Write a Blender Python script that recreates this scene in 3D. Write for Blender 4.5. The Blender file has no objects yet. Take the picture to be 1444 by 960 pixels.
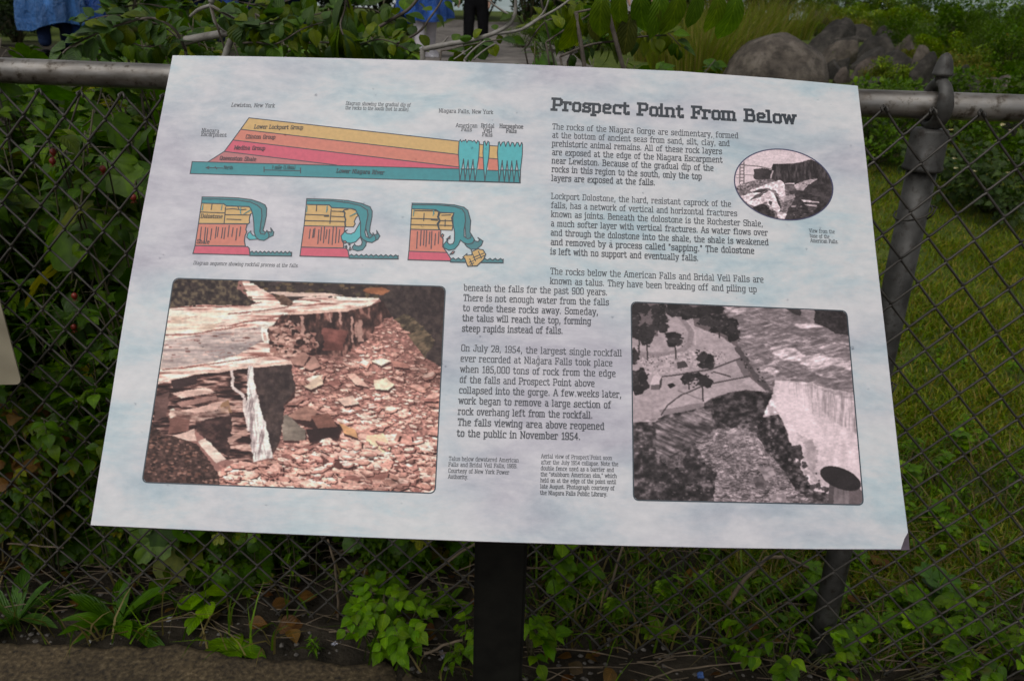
import bpy, bmesh, math, random
import numpy as np
from mathutils import Vector, Matrix, noise

# ------------------------------------------------------------------ camera, sky, sun, exposure
SC = bpy.context.scene
COL = SC.collection
H = 1.25                                   # camera height above the soil at the fence
FPX, PITCH, ROLL = 1150.0, 0.385, 0.0303   # focal length in photo pixels, tilt down, roll
CF = Vector((0, math.cos(PITCH), -math.sin(PITCH)))
_u = Vector((0, math.sin(PITCH), math.cos(PITCH)))
_x = Vector((1, 0, 0))
CX = _x * math.cos(ROLL) + _u * math.sin(ROLL)
CU = -_x * math.sin(ROLL) + _u * math.cos(ROLL)
CAM = Vector((0, 0, H))
cd = bpy.data.cameras.new('camera')
cam = bpy.data.objects.new('camera', cd)
COL.objects.link(cam)
cam.matrix_world = Matrix(((CX.x, CU.x, -CF.x, 0), (CX.y, CU.y, -CF.y, 0), (CX.z, CU.z, -CF.z, H), (0, 0, 0, 1)))
cd.sensor_width = 36
cd.sensor_fit = 'HORIZONTAL'
cd.lens = FPX / 1444 * 36
cd.clip_start = 0.05
cd.clip_end = 2000
cd.dof.use_dof = True
cd.dof.focus_distance = 1.0
cd.dof.aperture_fstop = 13.0
SC.camera = cam

SUN_EL, SUN_AZ = math.radians(58), math.radians(205)   # azimuth clockwise from +Y (north)
w = bpy.data.worlds.new('World')
SC.world = w
w.use_nodes = True
nt = w.node_tree
bg = nt.nodes['Background']
sky = nt.nodes.new('ShaderNodeTexSky')
sky.sky_type = 'NISHITA'
sky.sun_disc = False
sky.sun_elevation = SUN_EL
sky.sun_rotation = SUN_AZ
sky.air_density = 1.0
sky.dust_density = 4.0
hs = nt.nodes.new('ShaderNodeHueSaturation')           # overcast: a grey sky
hs.inputs['Saturation'].default_value = 0.12
nt.links.new(sky.outputs[0], hs.inputs['Color'])
nt.links.new(hs.outputs[0], bg.inputs[0])
bg.inputs[1].default_value = 0.09
sd = bpy.data.lights.new('sun', 'SUN')
sun = bpy.data.objects.new('sun', sd)
COL.objects.link(sun)
sd.energy = 0.8
sd.angle = math.radians(70)
sd.color = (1.0, 0.97, 0.93)
sv = Vector((math.sin(SUN_AZ) * math.cos(SUN_EL), math.cos(SUN_AZ) * math.cos(SUN_EL), math.sin(SUN_EL)))
sun.rotation_euler = (-sv).to_track_quat('-Z', 'Y').to_euler()
SC.view_settings.view_transform = 'Standard'
SC.view_settings.look = 'None'
SC.view_settings.exposure = 0.0
SC.view_settings.gamma = 1.0

# ------------------------------------------------------------------ helpers
rnd = random.Random(7)
def ray(px, py):
    return CX * ((px - 722) / FPX) - CU * ((py - 480) / FPX) + CF
def lin(c):
    return tuple(((x / 255 + 0.055) / 1.055) ** 2.4 if x > 10 else x / 255 / 12.92 for x in c)
def smooth(a, b, x):
    t = min(max((x - a) / (b - a), 0), 1)
    return t * t * (3 - 2 * t)
def terrain(x, y):
    z = 0.55 * smooth(2.6, 9, y)
    z += 0.025 * noise.noise(Vector((x * 1.7, y * 1.7, 3.1))) * smooth(1.6, 2.4, y)
    z += 0.10 * noise.noise(Vector((x * .25, y * .25, 8.1))) * smooth(3, 8, y)
    z += 0.55 * smooth(13, 32, y)
    return z
def ghit(px, py, far=60):
    d = ray(px, py)
    t = 0.8
    while t < far:
        p = CAM + d * t
        if p.z < terrain(p.x, p.y): return p
        t += 0.01 + t * 0.002
    return CAM + d * far
def at(px, py, y):                         # the point of a pixel's ray at distance y
    d = ray(px, py)
    return CAM + d * (y / d.y)

def new_obj(name, me, parent=None, mats=()):
    o = bpy.data.objects.new(name, me)
    COL.objects.link(o)
    for m in mats: me.materials.append(m)
    if parent: o.parent = parent
    return o
def tag(o, label=None, cat=None, group=None, kind=None):
    if label: o['label'] = label
    if cat: o['category'] = cat
    if group: o['group'] = group
    if kind: o['kind'] = kind
    return o
def empty(name, loc, label, cat, group=None, rz=0):
    o = bpy.data.objects.new(name, None)
    COL.objects.link(o)
    o.empty_display_size = 0.05
    o.location = loc
    o.rotation_euler = (0, 0, rz)
    return tag(o, label, cat, group)
def kids(o):
    return [c for c in bpy.data.objects if c.parent == o]
def copy_tree(o, parent=None):
    c = o.copy(); COL.objects.link(c)
    c.parent = parent
    for ch in kids(o): copy_tree(ch, c)
    return c

class MB:                                   # a mesh collector
    def __init__(s): s.v = []; s.f = []; s.m = []; s.sm = []
    def add(s, vs, fs, mi=0, smooth_=False):
        b = len(s.v); s.v += [tuple(v) for v in vs]
        for f in fs: s.f.append([b + i for i in f]); s.m.append(mi); s.sm.append(smooth_)
    def box(s, c, sx, sy, sz, mi=0, rot=None):
        vs = [Vector((x * sx / 2, y * sy / 2, z * sz / 2)) for z in (-1, 1) for y in (-1, 1) for x in (-1, 1)]
        if rot: vs = [rot @ v for v in vs]
        s.add([v + Vector(c) for v in vs], [(0, 2, 3, 1), (4, 5, 7, 6), (0, 1, 5, 4), (2, 6, 7, 3), (0, 4, 6, 2), (1, 3, 7, 5)], mi)
    def tube(s, pts, r, n=6, mi=0, cap=True):
        pts = [Vector(p) for p in pts]
        k = len(pts); rs = r if isinstance(r, (list, tuple)) else [r] * k
        ref = None; vs = []
        for i, p in enumerate(pts):
            t = (pts[min(i + 1, k - 1)] - pts[max(i - 1, 0)])
            if t.length < 1e-9: t = Vector((0, 0, 1))
            t.normalize()
            if ref is None: ref = Vector((1, 0, 0)) if abs(t.x) < .8 else Vector((0, 1, 0))
            a = ref - t * ref.dot(t)
            if a.length < 1e-6: a = t.orthogonal()
            a.normalize(); ref = a; b = t.cross(a)
            for j in range(n):
                q = 2 * math.pi * j / n
                vs.append(p + (a * math.cos(q) + b * math.sin(q)) * rs[i])
        fs = [(i * n + j, i * n + (j + 1) % n, (i + 1) * n + (j + 1) % n, (i + 1) * n + j) for i in range(k - 1) for j in range(n)]
        if cap: fs += [tuple(range(n))[::-1], tuple((k - 1) * n + j for j in range(n))]
        s.add(vs, fs, mi, True)
    def lathe(s, prof, c=(0, 0, 0), n=24, mi=0):
        c = Vector(c); vs = []
        for r, z in prof:
            for j in range(n):
                q = 2 * math.pi * j / n
                vs.append(c + Vector((r * math.cos(q), r * math.sin(q), z)))
        k = len(prof)
        fs = [(i * n + j, i * n + (j + 1) % n, (i + 1) * n + (j + 1) % n, (i + 1) * n + j) for i in range(k - 1) for j in range(n)]
        fs += [tuple(range(n))[::-1], tuple((k - 1) * n + j for j in range(n))]
        s.add(vs, fs, mi, True)
    def mesh(s, name):
        me = bpy.data.meshes.new(name)
        me.from_pydata(s.v, [], s.f)
        me.polygons.foreach_set('material_index', s.m)
        me.polygons.foreach_set('use_smooth', s.sm)
        me.update()
        return me
    def obj(s, name, mats, parent=None):
        return new_obj(name, s.mesh(name), parent, mats if isinstance(mats, (list, tuple)) else [mats])

def np_mesh(name, V, F, col=None, lf=None, smooth_=True):      # V (n,3), F (m,3 or 4) arrays
    me = bpy.data.meshes.new(name)
    n, m, k = len(V), len(F), F.shape[1]
    me.vertices.add(n); me.vertices.foreach_set('co', np.ascontiguousarray(V, np.float32).ravel())
    me.loops.add(m * k); me.loops.foreach_set('vertex_index', np.ascontiguousarray(F, np.int32).ravel())
    me.polygons.add(m); me.polygons.foreach_set('loop_start', np.arange(0, m * k, k, dtype=np.int32))
    me.polygons.foreach_set('use_smooth', np.full(m, smooth_))
    for nm, a in (('Col', col), ('lf', lf)):
        if a is not None:
            at_ = me.color_attributes.new(nm, 'FLOAT_COLOR', 'POINT')
            at_.data.foreach_set('color', np.ascontiguousarray(np.c_[a, np.ones(n)], np.float32).ravel())
    me.update(calc_edges=True); me.validate()
    return me

# ------------------------------------------------------------------ materials
def mat(name, base=(.5, .5, .5), rough=.6, metal=0, spec=.5):
    m = bpy.data.materials.new(name); m.use_nodes = True
    b = m.node_tree.nodes['Principled BSDF']
    b.inputs['Base Color'].default_value = (*base, 1)
    b.inputs['Roughness'].default_value = rough
    b.inputs['Metallic'].default_value = metal
    b.inputs['Specular IOR Level'].default_value = spec
    return m, m.node_tree, b
def nd(t, kind, **kw):
    n = t.nodes.new('ShaderNode' + kind)
    for k, v in kw.items():
        if k in n.inputs: n.inputs[k].default_value = v
        else: setattr(n, k, v)
    return n
def ramp(t, src, stops):
    r = nd(t, 'ValToRGB'); e = r.color_ramp.elements
    while len(e) < len(stops): e.new(.5)
    for i, (p, c) in enumerate(stops):
        e[i].position = p; e[i].color = (*c, 1)
    t.links.new(src, r.inputs[0])
    return r.outputs[0]
def tex_noise(t, scale, detail=4, coord='Object', stretch=None, rough=.55, dist=0):
    tc = nd(t, 'TexCoord'); n = nd(t, 'TexNoise', Scale=scale, Detail=detail, Roughness=rough, Distortion=dist)
    src = tc.outputs[coord]
    if stretch:
        mp = nd(t, 'Mapping'); mp.inputs['Scale'].default_value = stretch
        t.links.new(src, mp.inputs[0]); src = mp.outputs[0]
    t.links.new(src, n.inputs['Vector'])
    return n.outputs[0]
def mixc(t, fac, a, b, mode='MIX'):
    m = nd(t, 'Mix', data_type='RGBA', blend_type=mode)
    for i, s in ((0, fac), (6, a), (7, b)):
        if hasattr(s, 'type') and hasattr(s, 'links'): t.links.new(s, m.inputs[i])
        elif i == 0: m.inputs[0].default_value = s
        else: m.inputs[i].default_value = (*s, 1)
    return m.outputs[2]
def bump(t, b, h, strength=.3, dist=.002):
    n = nd(t, 'Bump', Strength=strength, Distance=dist)
    t.links.new(h, n.inputs['Height']); t.links.new(n.outputs[0], b.inputs['Normal'])
def noisy(name, stops, scale, rough=.7, metal=0, bs=.3, bd=.002, detail=6, coord='Object', stretch=None, spec=.5, scale2=None):
    m, t, b = mat(name, rough=rough, metal=metal, spec=spec)
    n = tex_noise(t, scale, detail, coord, stretch)
    c = ramp(t, n, stops)
    if scale2:
        n2 = tex_noise(t, scale2, 3, coord)
        c = mixc(t, 1.0, c, ramp(t, n2, [(.3, (.55, .55, .55)), (.7, (1.25, 1.25, 1.25))]), 'MULTIPLY')
    t.links.new(c, b.inputs['Base Color'])
    if bs: bump(t, b, n, bs, bd)
    return m

def leaf_material(name, rough=.4, trans=.3, vein=.4):
    m, t, b = mat(name, rough=rough, spec=.28)
    ca = nd(t, 'VertexColor', layer_name='Col'); la = nd(t, 'VertexColor', layer_name='lf')
    n = tex_noise(t, 60, 3)
    sa = nd(t, 'HueSaturation'); sa.inputs['Saturation'].default_value = 1.18; sa.inputs['Value'].default_value = 1.12; t.links.new(ca.outputs[0], sa.inputs['Color'])
    c = mixc(t, 1.0, sa.outputs[0], ramp(t, n, [(.3, (.72, .76, .7)), (.7, (1.25, 1.2, 1.1))]), 'MULTIPLY')
    sp = nd(t, 'SeparateColor'); t.links.new(la.outputs[0], sp.inputs[0])      # r: along, g: |across|
    mu = nd(t, 'Math', operation='MULTIPLY_ADD'); t.links.new(sp.outputs[1], mu.inputs[0])
    mu.inputs[1].default_value = -.45; t.links.new(sp.outputs[0], mu.inputs[2])
    fr = nd(t, 'Math', operation='MULTIPLY'); t.links.new(mu.outputs[0], fr.inputs[0]); fr.inputs[1].default_value = 44
    si = nd(t, 'Math', operation='SINE'); t.links.new(fr.outputs[0], si.inputs[0])
    if vein:
        rib = ramp(t, sp.outputs[1], [(.0, (1, 1, 1)), (.09, (0, 0, 0))])
        c = mixc(t, rib, c, mixc(t, 1.0, c, (1.7, 1.5, 1.5), 'MULTIPLY'))
        vn = ramp(t, si.outputs[0], [(.72, (1, 1, 1)), (.97, (1.32, 1.28, 1.2))]); c = mixc(t, 1.0, c, vn, 'MULTIPLY')
        sick = ramp(t, tex_noise(t, 23, 4), [(.66, (0, 0, 0)), (.73, (.8, .8, .8))]); c = mixc(t, sick, c, (.085, .075, .018))
    t.links.new(c, b.inputs['Base Color'])
    bump(t, b, si.outputs[0], vein, .0012)
    tr = nd(t, 'BsdfTranslucent'); t.links.new(mixc(t, 1.0, c, (1.3, 1.5, .5), 'MULTIPLY'), tr.inputs[0])
    mx = nd(t, 'MixShader'); mx.inputs[0].default_value = trans
    t.links.new(b.outputs[0], mx.inputs[1]); t.links.new(tr.outputs[0], mx.inputs[2])
    t.links.new(mx.outputs[0], t.nodes['Material Output'].inputs[0])
    return m
M_LEAF = leaf_material('leaf')
M_GRASS = leaf_material('grass_blade', .5, .3, 0)
M_STEM = noisy('green_stem', [(.3, (.05, .045, .022)), (.7, (.10, .085, .04))], 40, .7)
M_CANE = noisy('woody_cane', [(.3, (.045, .034, .028)), (.55, (.10, .08, .062)), (.8, (.17, .15, .12))], 30, .75, stretch=(1, 1, 1))
M_DRY = noisy('dry_stem', [(.3, (.075, .055, .034)), (.7, (.2, .15, .1))], 30, .8)
M_GALV = noisy('weathered_zinc', [(.25, (.07, .06, .05)), (.42, (.16, .145, .13)), (.55, (.26, .245, .23)), (.8, (.37, .355, .34))], 34, .34, .6, .25, .001, 9, stretch=(.3, 1, 1), scale2=7)
def stained(m, scale, stops):
    t = m.node_tree; b = t.nodes['Principled BSDF']; l = b.inputs['Base Color'].links[0]; src = l.from_socket
    t.links.new(mixc(t, 1.0, src, ramp(t, tex_noise(t, scale, 6, rough=.7), stops), 'MULTIPLY'), b.inputs['Base Color'])
stained(M_GALV, 55, [(.36, (.34, .3, .25)), (.46, (.95, .93, .9)), (.6, (1, 1, 1))])
stained(M_GALV, 9, [(.3, (.62, .5, .36)), (.42, (1, 1, 1))])
M_WIRE = noisy('old_wire', [(.3, (.028, .025, .021)), (.7, (.08, .072, .063))], 25, .5, .3, 0)
M_POSTG = noisy('dark_zinc', [(.25, (.022, .021, .018)), (.45, (.055, .053, .049)), (.6, (.085, .082, .077)), (.8, (.16, .155, .148))], 26, .55, .3, .3, .001, 8, scale2=5)
stained(M_POSTG, 70, [(.36, (.45, .38, .32)), (.48, (1, 1, 1))])
M_BLACK = noisy('black_paint', [(.3, (.004, .004, .0035)), (.7, (.010, .010, .008))], 40, .6, 0, .25, .0006, spec=.2)
M_SUBST = noisy('panel_core', [(.3, (.05, .035, .05)), (.7, (.11, .08, .11))], 60, .6)
# ------------------------------------------------------------------ leaves and plants
def _tmpl(ws, droop, fold, k=None):
    """leaf along +y, unit length; ws = half widths by station; droop bends down, fold lifts the edges"""
    n = len(ws); V = []; L = []; F = []
    for i, wd in enumerate(ws):
        t = i / (n - 1)
        z = -droop * t * t
        y = t * (1 - droop * .25 * t)
        V += [(-wd, y, z + fold * wd), (0, y, z), (wd, y, z + fold * wd)]
        L += [(t, 1 if wd else 0, 0), (t, 0, 0), (t, 1 if wd else 0, 0)]
    for i in range(n - 1):
        a = i * 3
        F += [(a, a + 1, a + 4, a + 3), (a + 1, a + 2, a + 5, a + 4)]
    return np.array(V, float), np.array(L, float), np.array(F)
def _lobed(lobes, depth, droop, fold):
    """round leaf with pointed lobes, stalk at its base"""
    N = lobes * 4 * 2 + 1
    V = [(0, .28, 0)]; L = [(.3, 0, 0)]
    for i in range(N):
        a = -math.pi * .93 + 2 * math.pi * .93 * i / (N - 1)          # 0 = tip direction
        u = (i / (N - 1)) * lobes
        r = (.62 + .12 * math.cos(a)) * (1 - depth * (1 - abs(math.sin(math.pi * u)) ** .7))
        r *= 1 + .05 * math.sin(i * 2.9)
        x, y = r * math.sin(a), .28 + r * math.cos(a)
        V.append((x, y, -droop * (x * x + y * y) + fold * abs(x))); L.append((.3 + .7 * r, 1, 0))
    return np.array(V, float), np.array(L, float), np.array([(0, i + 3, i + 2, i + 1) for i in range(0, N - 1, 2)])
OVATE = [_tmpl([.02, .27, .37, .36, .27, .13, 0], d, f) for d, f in ((.25, .25), (.55, .1), (.05, .35), (.8, .15))]
ROUND = [_tmpl([.03, .33, .46, .47, .4, .24, 0], d, f) for d, f in ((.25, .15), (.5, .1), (.05, .3))]
OBLONG = [_tmpl([.03, .15, .22, .24, .23, .17, 0], d, f) for d, f in ((.3, .2), (.6, .2), (.9, .1))]
LANCE = [_tmpl([.02, .09, .125, .115, .085, .04, 0], d, f) for d, f in ((.3, .3), (.7, .2), (.1, .3))]
STRAP = [_tmpl([.05, .06, .085, .11, .115, .08, 0], d, f) for d, f in ((.35, .4), (.7, .3), (.15, .4))]
LOBED = [_lobed(5, .38, d, f) for d, f in ((.25, .12), (.5, -.1), (.1, .25))]
BURR = [_lobed(3, .22, d, f) for d, f in ((.2, .15), (.45, -.05))]
GREENS = [(.05, .098, .014), (.062, .115, .016), (.038, .078, .014), (.08, .13, .018), (.052, .088, .02)]
OLIVE = [(.085, .115, .014), (.068, .10, .012), (.10, .13, .016)]
GREYGREEN = [(.05, .09, .03), (.06, .10, .036), (.045, .08, .027)]
BRIGHT = [(.11, .21, .03), (.13, .235, .035), (.09, .18, .028)]
YELLOW = [(.16, .17, .03), (.2, .17, .04), (.13, .15, .03)]
BROWN = [(.11, .06, .025), (.09, .045, .022), (.14, .085, .035)]

class Leaves:
    def __init__(s, seed=0): s.r = random.Random(seed); s.V = []; s.L = []; s.C = []; s.F = []; s.n = 0
    def add(s, p, d, n, ln, tm, col, wid=1.0):
        T, L, F = s.r.choice(tm)
        d = Vector(d).normalized(); n = Vector(n)
        x = d.cross(n)
        if x.length < 1e-4: x = d.orthogonal()
        x.normalize(); z = x.cross(d)
        B = np.array([x * wid, d, z]) * ln
        s.V.append(T @ B + np.array(p)); s.L.append(L)
        j = s.r.uniform(.72, 1.28); c = s.r.choice(col)
        s.C.append(np.tile(np.array(c) * j, (len(T), 1)))
        s.F.append(F + s.n); s.n += len(T)
    def obj(s, name='foliage', parent=None, m=None):
        me = np_mesh(name, np.concatenate(s.V), np.concatenate(s.F), np.concatenate(s.C), np.concatenate(s.L))
        return new_obj(name, me, parent, [m or M_LEAF])

def rv(r, s=1): return Vector((r.uniform(-s, s), r.uniform(-s, s), r.uniform(-s, s)))
def compound(lv, p, d, n, ln, k, leaf, tm, col, stems=None):
    """a rose-like leaf: k pairs and a terminal leaflet on a stalk of length ln"""
    d = Vector(d).normalized(); n = Vector(n).normalized(); side = d.cross(n).normalized()
    r = lv.r; pts = [Vector(p)]
    for i in range(k):
        t = (i + 1) / (k + .5)
        q = Vector(p) + d * ln * t - Vector((0, 0, 1)) * ln * .25 * t * t
        pts.append(q)
        for s in (-1, 1):
            lv.add(q, side * s + d * .55 + rv(r, .2), n + rv(r, .35), leaf * r.uniform(.8, 1.1), tm, col)
    q = Vector(p) + d * ln - Vector((0, 0, 1)) * ln * .28
    pts.append(q)
    lv.add(q, d + rv(r, .2) - Vector((0, 0, .3)), n + rv(r, .3), leaf * 1.1, tm, col)
    if stems: stems.tube(pts, leaf * .02, 4)

def rose_shrub(seed, h=.9, spread=.4, ncane=8, leaf=.038, col=GREENS, base=None):
    r = random.Random(seed); lv = Leaves(seed); st = MB()
    for c in range(ncane):
        a = r.uniform(0, 6.28); hh = h * r.uniform(.6, 1.08); sp = spread * r.uniform(.3, 1)
        pts = []
        for i in range(9):
            t = i / 8
            pts.append(Vector((math.cos(a) * sp * t ** 1.4, math.sin(a) * sp * t ** 1.4, hh * (1.25 * t - .25 * t * t * 1.1))) + rv(r, .012))
        st.tube(pts, [.005 - .0035 * i / 8 for i in range(9)], 5)
        for i in range(2, 9):
            for k in range(3):
                p = pts[i].lerp(pts[i - 1], r.random())
                b = r.uniform(0, 6.28)
                d = Vector((math.cos(b), math.sin(b), r.uniform(-.1, .6)))
                compound(lv, p, d, (rv(r, .5) + Vector((0, -.25, 1))), r.uniform(.06, .1), r.choice((2, 3)), leaf, OVATE, col if r.random() > .06 else YELLOW, st)
    return lv, st
def lobed_vine(seed, h=.85, spread=.4, n=70, leaf=.09, col=GREENS):
    r = random.Random(seed); lv = Leaves(seed); st = MB()
    for c in range(6):
        a = r.uniform(0, 6.28); sp = spread * r.uniform(.3, 1); hh = h * r.uniform(.6, 1.05)
        pts = [Vector((math.cos(a) * sp * t + .05 * math.sin(5 * t + c), math.sin(a) * sp * t, hh * t)) for t in [i / 7 for i in range(8)]]
        st.tube(pts, [.005 - .003 * i / 7 for i in range(8)], 5)
        for k in range(n // 6):
            i = r.randint(1, 7); p = pts[i].lerp(pts[i - 1], r.random())
            b = r.uniform(0, 6.28); d = Vector((math.cos(b), math.sin(b), r.uniform(-.5, .3)))
            q = p + d.normalized() * r.uniform(.03, .09)
            st.tube([p, q], .0013, 4)
            lv.add(q, d + Vector((0, 0, -.4)), Vector((0, -.7, 1)) + rv(r, .5), leaf * r.uniform(.6, 1.15), LOBED if r.random() < .6 else BURR, col if r.random() > .05 else YELLOW)
    return lv, st
def lance_weed(seed, h=.8, spread=.3, nst=9, leaf=.075, col=GREENS):
    r = random.Random(seed); lv = Leaves(seed); st = MB()
    for c in range(nst):
        a = r.uniform(0, 6.28); sp = spread * r.uniform(.1, 1); hh = h * r.uniform(.55, 1.05)
        b0 = Vector((math.cos(a), math.sin(a), 0)) * sp * .5
        pts = [b0 + Vector((math.cos(a) * sp * .6 * t * t, math.sin(a) * sp * .6 * t * t, hh * t)) for t in [i / 8 for i in range(9)]]
        st.tube(pts, [.004 - .0025 * i / 8 for i in range(9)], 5)
        for k in range(34):
            u = r.uniform(.15, 1) ** .8 * 8; i = min(int(u), 7); p = pts[i].lerp(pts[i + 1], u - i)
            b = k * 2.4 + r.uniform(-.3, .3)
            lv.add(p, (math.cos(b), math.sin(b), r.uniform(.1, .8)), (0, 0, 1), leaf * r.uniform(.6, 1.1) * (1.15 - .06 * u), LANCE, col)
    return lv, st
def crown_bush(seed, rx, ry, rz, n=1500, leaf=.08, col=GREENS, tm=OVATE, upright=.3):
    """bush of many leaves in uneven clumps on forked stems"""
    r = random.Random(seed); lv = Leaves(seed); st = MB()
    clumps = []
    for k in range(26):
        a = r.uniform(0, 6.28); u = r.random() ** .5; hz = r.uniform(.15, 1)
        k_ = math.sqrt(max(0, 1 - (hz * .85) ** 2)) * .55 + .45
        clumps.append(Vector((math.cos(a) * rx * u * k_, math.sin(a) * ry * u * k_, rz * hz * r.uniform(.75, 1))))
    for c in clumps:
        st.tube([Vector((c.x * .1, c.y * .1, 0)), Vector((c.x * .5, c.y * .5, c.z * .55)), c], [rz * .012, rz * .008, rz * .003], 5)
        j = r.uniform(.75, 1.25); cc = [tuple(x * j for x in q) for q in col]
        cr = r.uniform(.2, .38) * min(rx, rz)
        for i in range(n // 26):
            o = rv(r); o = o.normalized() * cr * r.random() ** .4
            o.z *= .8
            p = c + o
            if p.z < .02: p.z = r.uniform(.02, .1)
            lv.add(p, o.normalized() + Vector((0, 0, upright)) + rv(r, .5), Vector((0, -.4, 1)) + rv(r, .7), leaf * r.uniform(.6, 1.2), tm, cc)
    return lv, st

def make_plant(name, loc, lv, st, label, cat, group=None, rz=0, scale=1, stem_m=None, stem_name='stem'):
    e = empty(name, loc, label, cat, group, rz)
    e.scale = (scale,) * 3
    lv.obj('foliage', e)
    if st and st.v: st.obj(stem_name, stem_m or M_STEM, e)
    return e

def blades(pts, hs, wd, lean, seed, cols, curve=.5):
    """many grass blades as bent strips: pts (n,3)"""
    g = np.random.default_rng(seed); n = len(pts)
    a = g.uniform(0, 2 * np.pi, n); b = g.uniform(0, 2 * np.pi, n)
    d = np.stack([np.cos(a), np.sin(a), np.zeros(n)], 1)
    s = np.stack([np.cos(b), np.sin(b), np.zeros(n)], 1)
    hh = hs * g.uniform(.5, 1.15, n)[:, None]; le = lean * g.uniform(.2, 1.2, n)[:, None]
    V = []
    for t, wk in ((0, 1), (.4, .85), (.75, .55), (1, .06)):
        c = pts + d * hh * le * t ** 1.8 + np.array([0, 0, 1]) * hh * (t - curve * le * .45 * t * t)
        V += [c - s * wd * wk, c + s * wd * wk]
    V = np.stack(V, 1).reshape(-1, 3)
    base = np.arange(n)[:, None, None] * 8
    F = (base + np.array([[0, 1, 3, 2], [2, 3, 5, 4], [4, 5, 7, 6]])[None]).reshape(-1, 4)
    c = np.array(cols)[g.integers(0, len(cols), n)] * g.uniform(.65, 1.35, n)[:, None]
    C = np.repeat(c, 8, 0)
    return V, F, C
# ------------------------------------------------------------------ the sign: plane, lettering
SW = 0.914
S_C = CAM + Vector((-.0086, 1.0412, -.339)) * SW
S_X = Vector((1, 0, 0))
S_T = 0.8883
S_Y = Vector((0, math.cos(S_T), math.sin(S_T)))
S_N = S_X.cross(S_Y).normalized()
if S_N.z < 0: S_N = -S_N
S_M = Matrix(((S_X.x, S_Y.x, S_N.x, S_C.x), (S_X.y, S_Y.y, S_N.y, S_C.y), (S_X.z, S_Y.z, S_N.z, S_C.z), (0, 0, 0, 1)))
def sp(px, py):                            # photo point -> place on the panel (metres, panel axes)
    d = ray(px, py)
    t = (S_C - CAM).dot(S_N) / d.dot(S_N)
    q = CAM + d * t - S_C
    return (q.dot(S_X), q.dot(S_Y))

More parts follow.
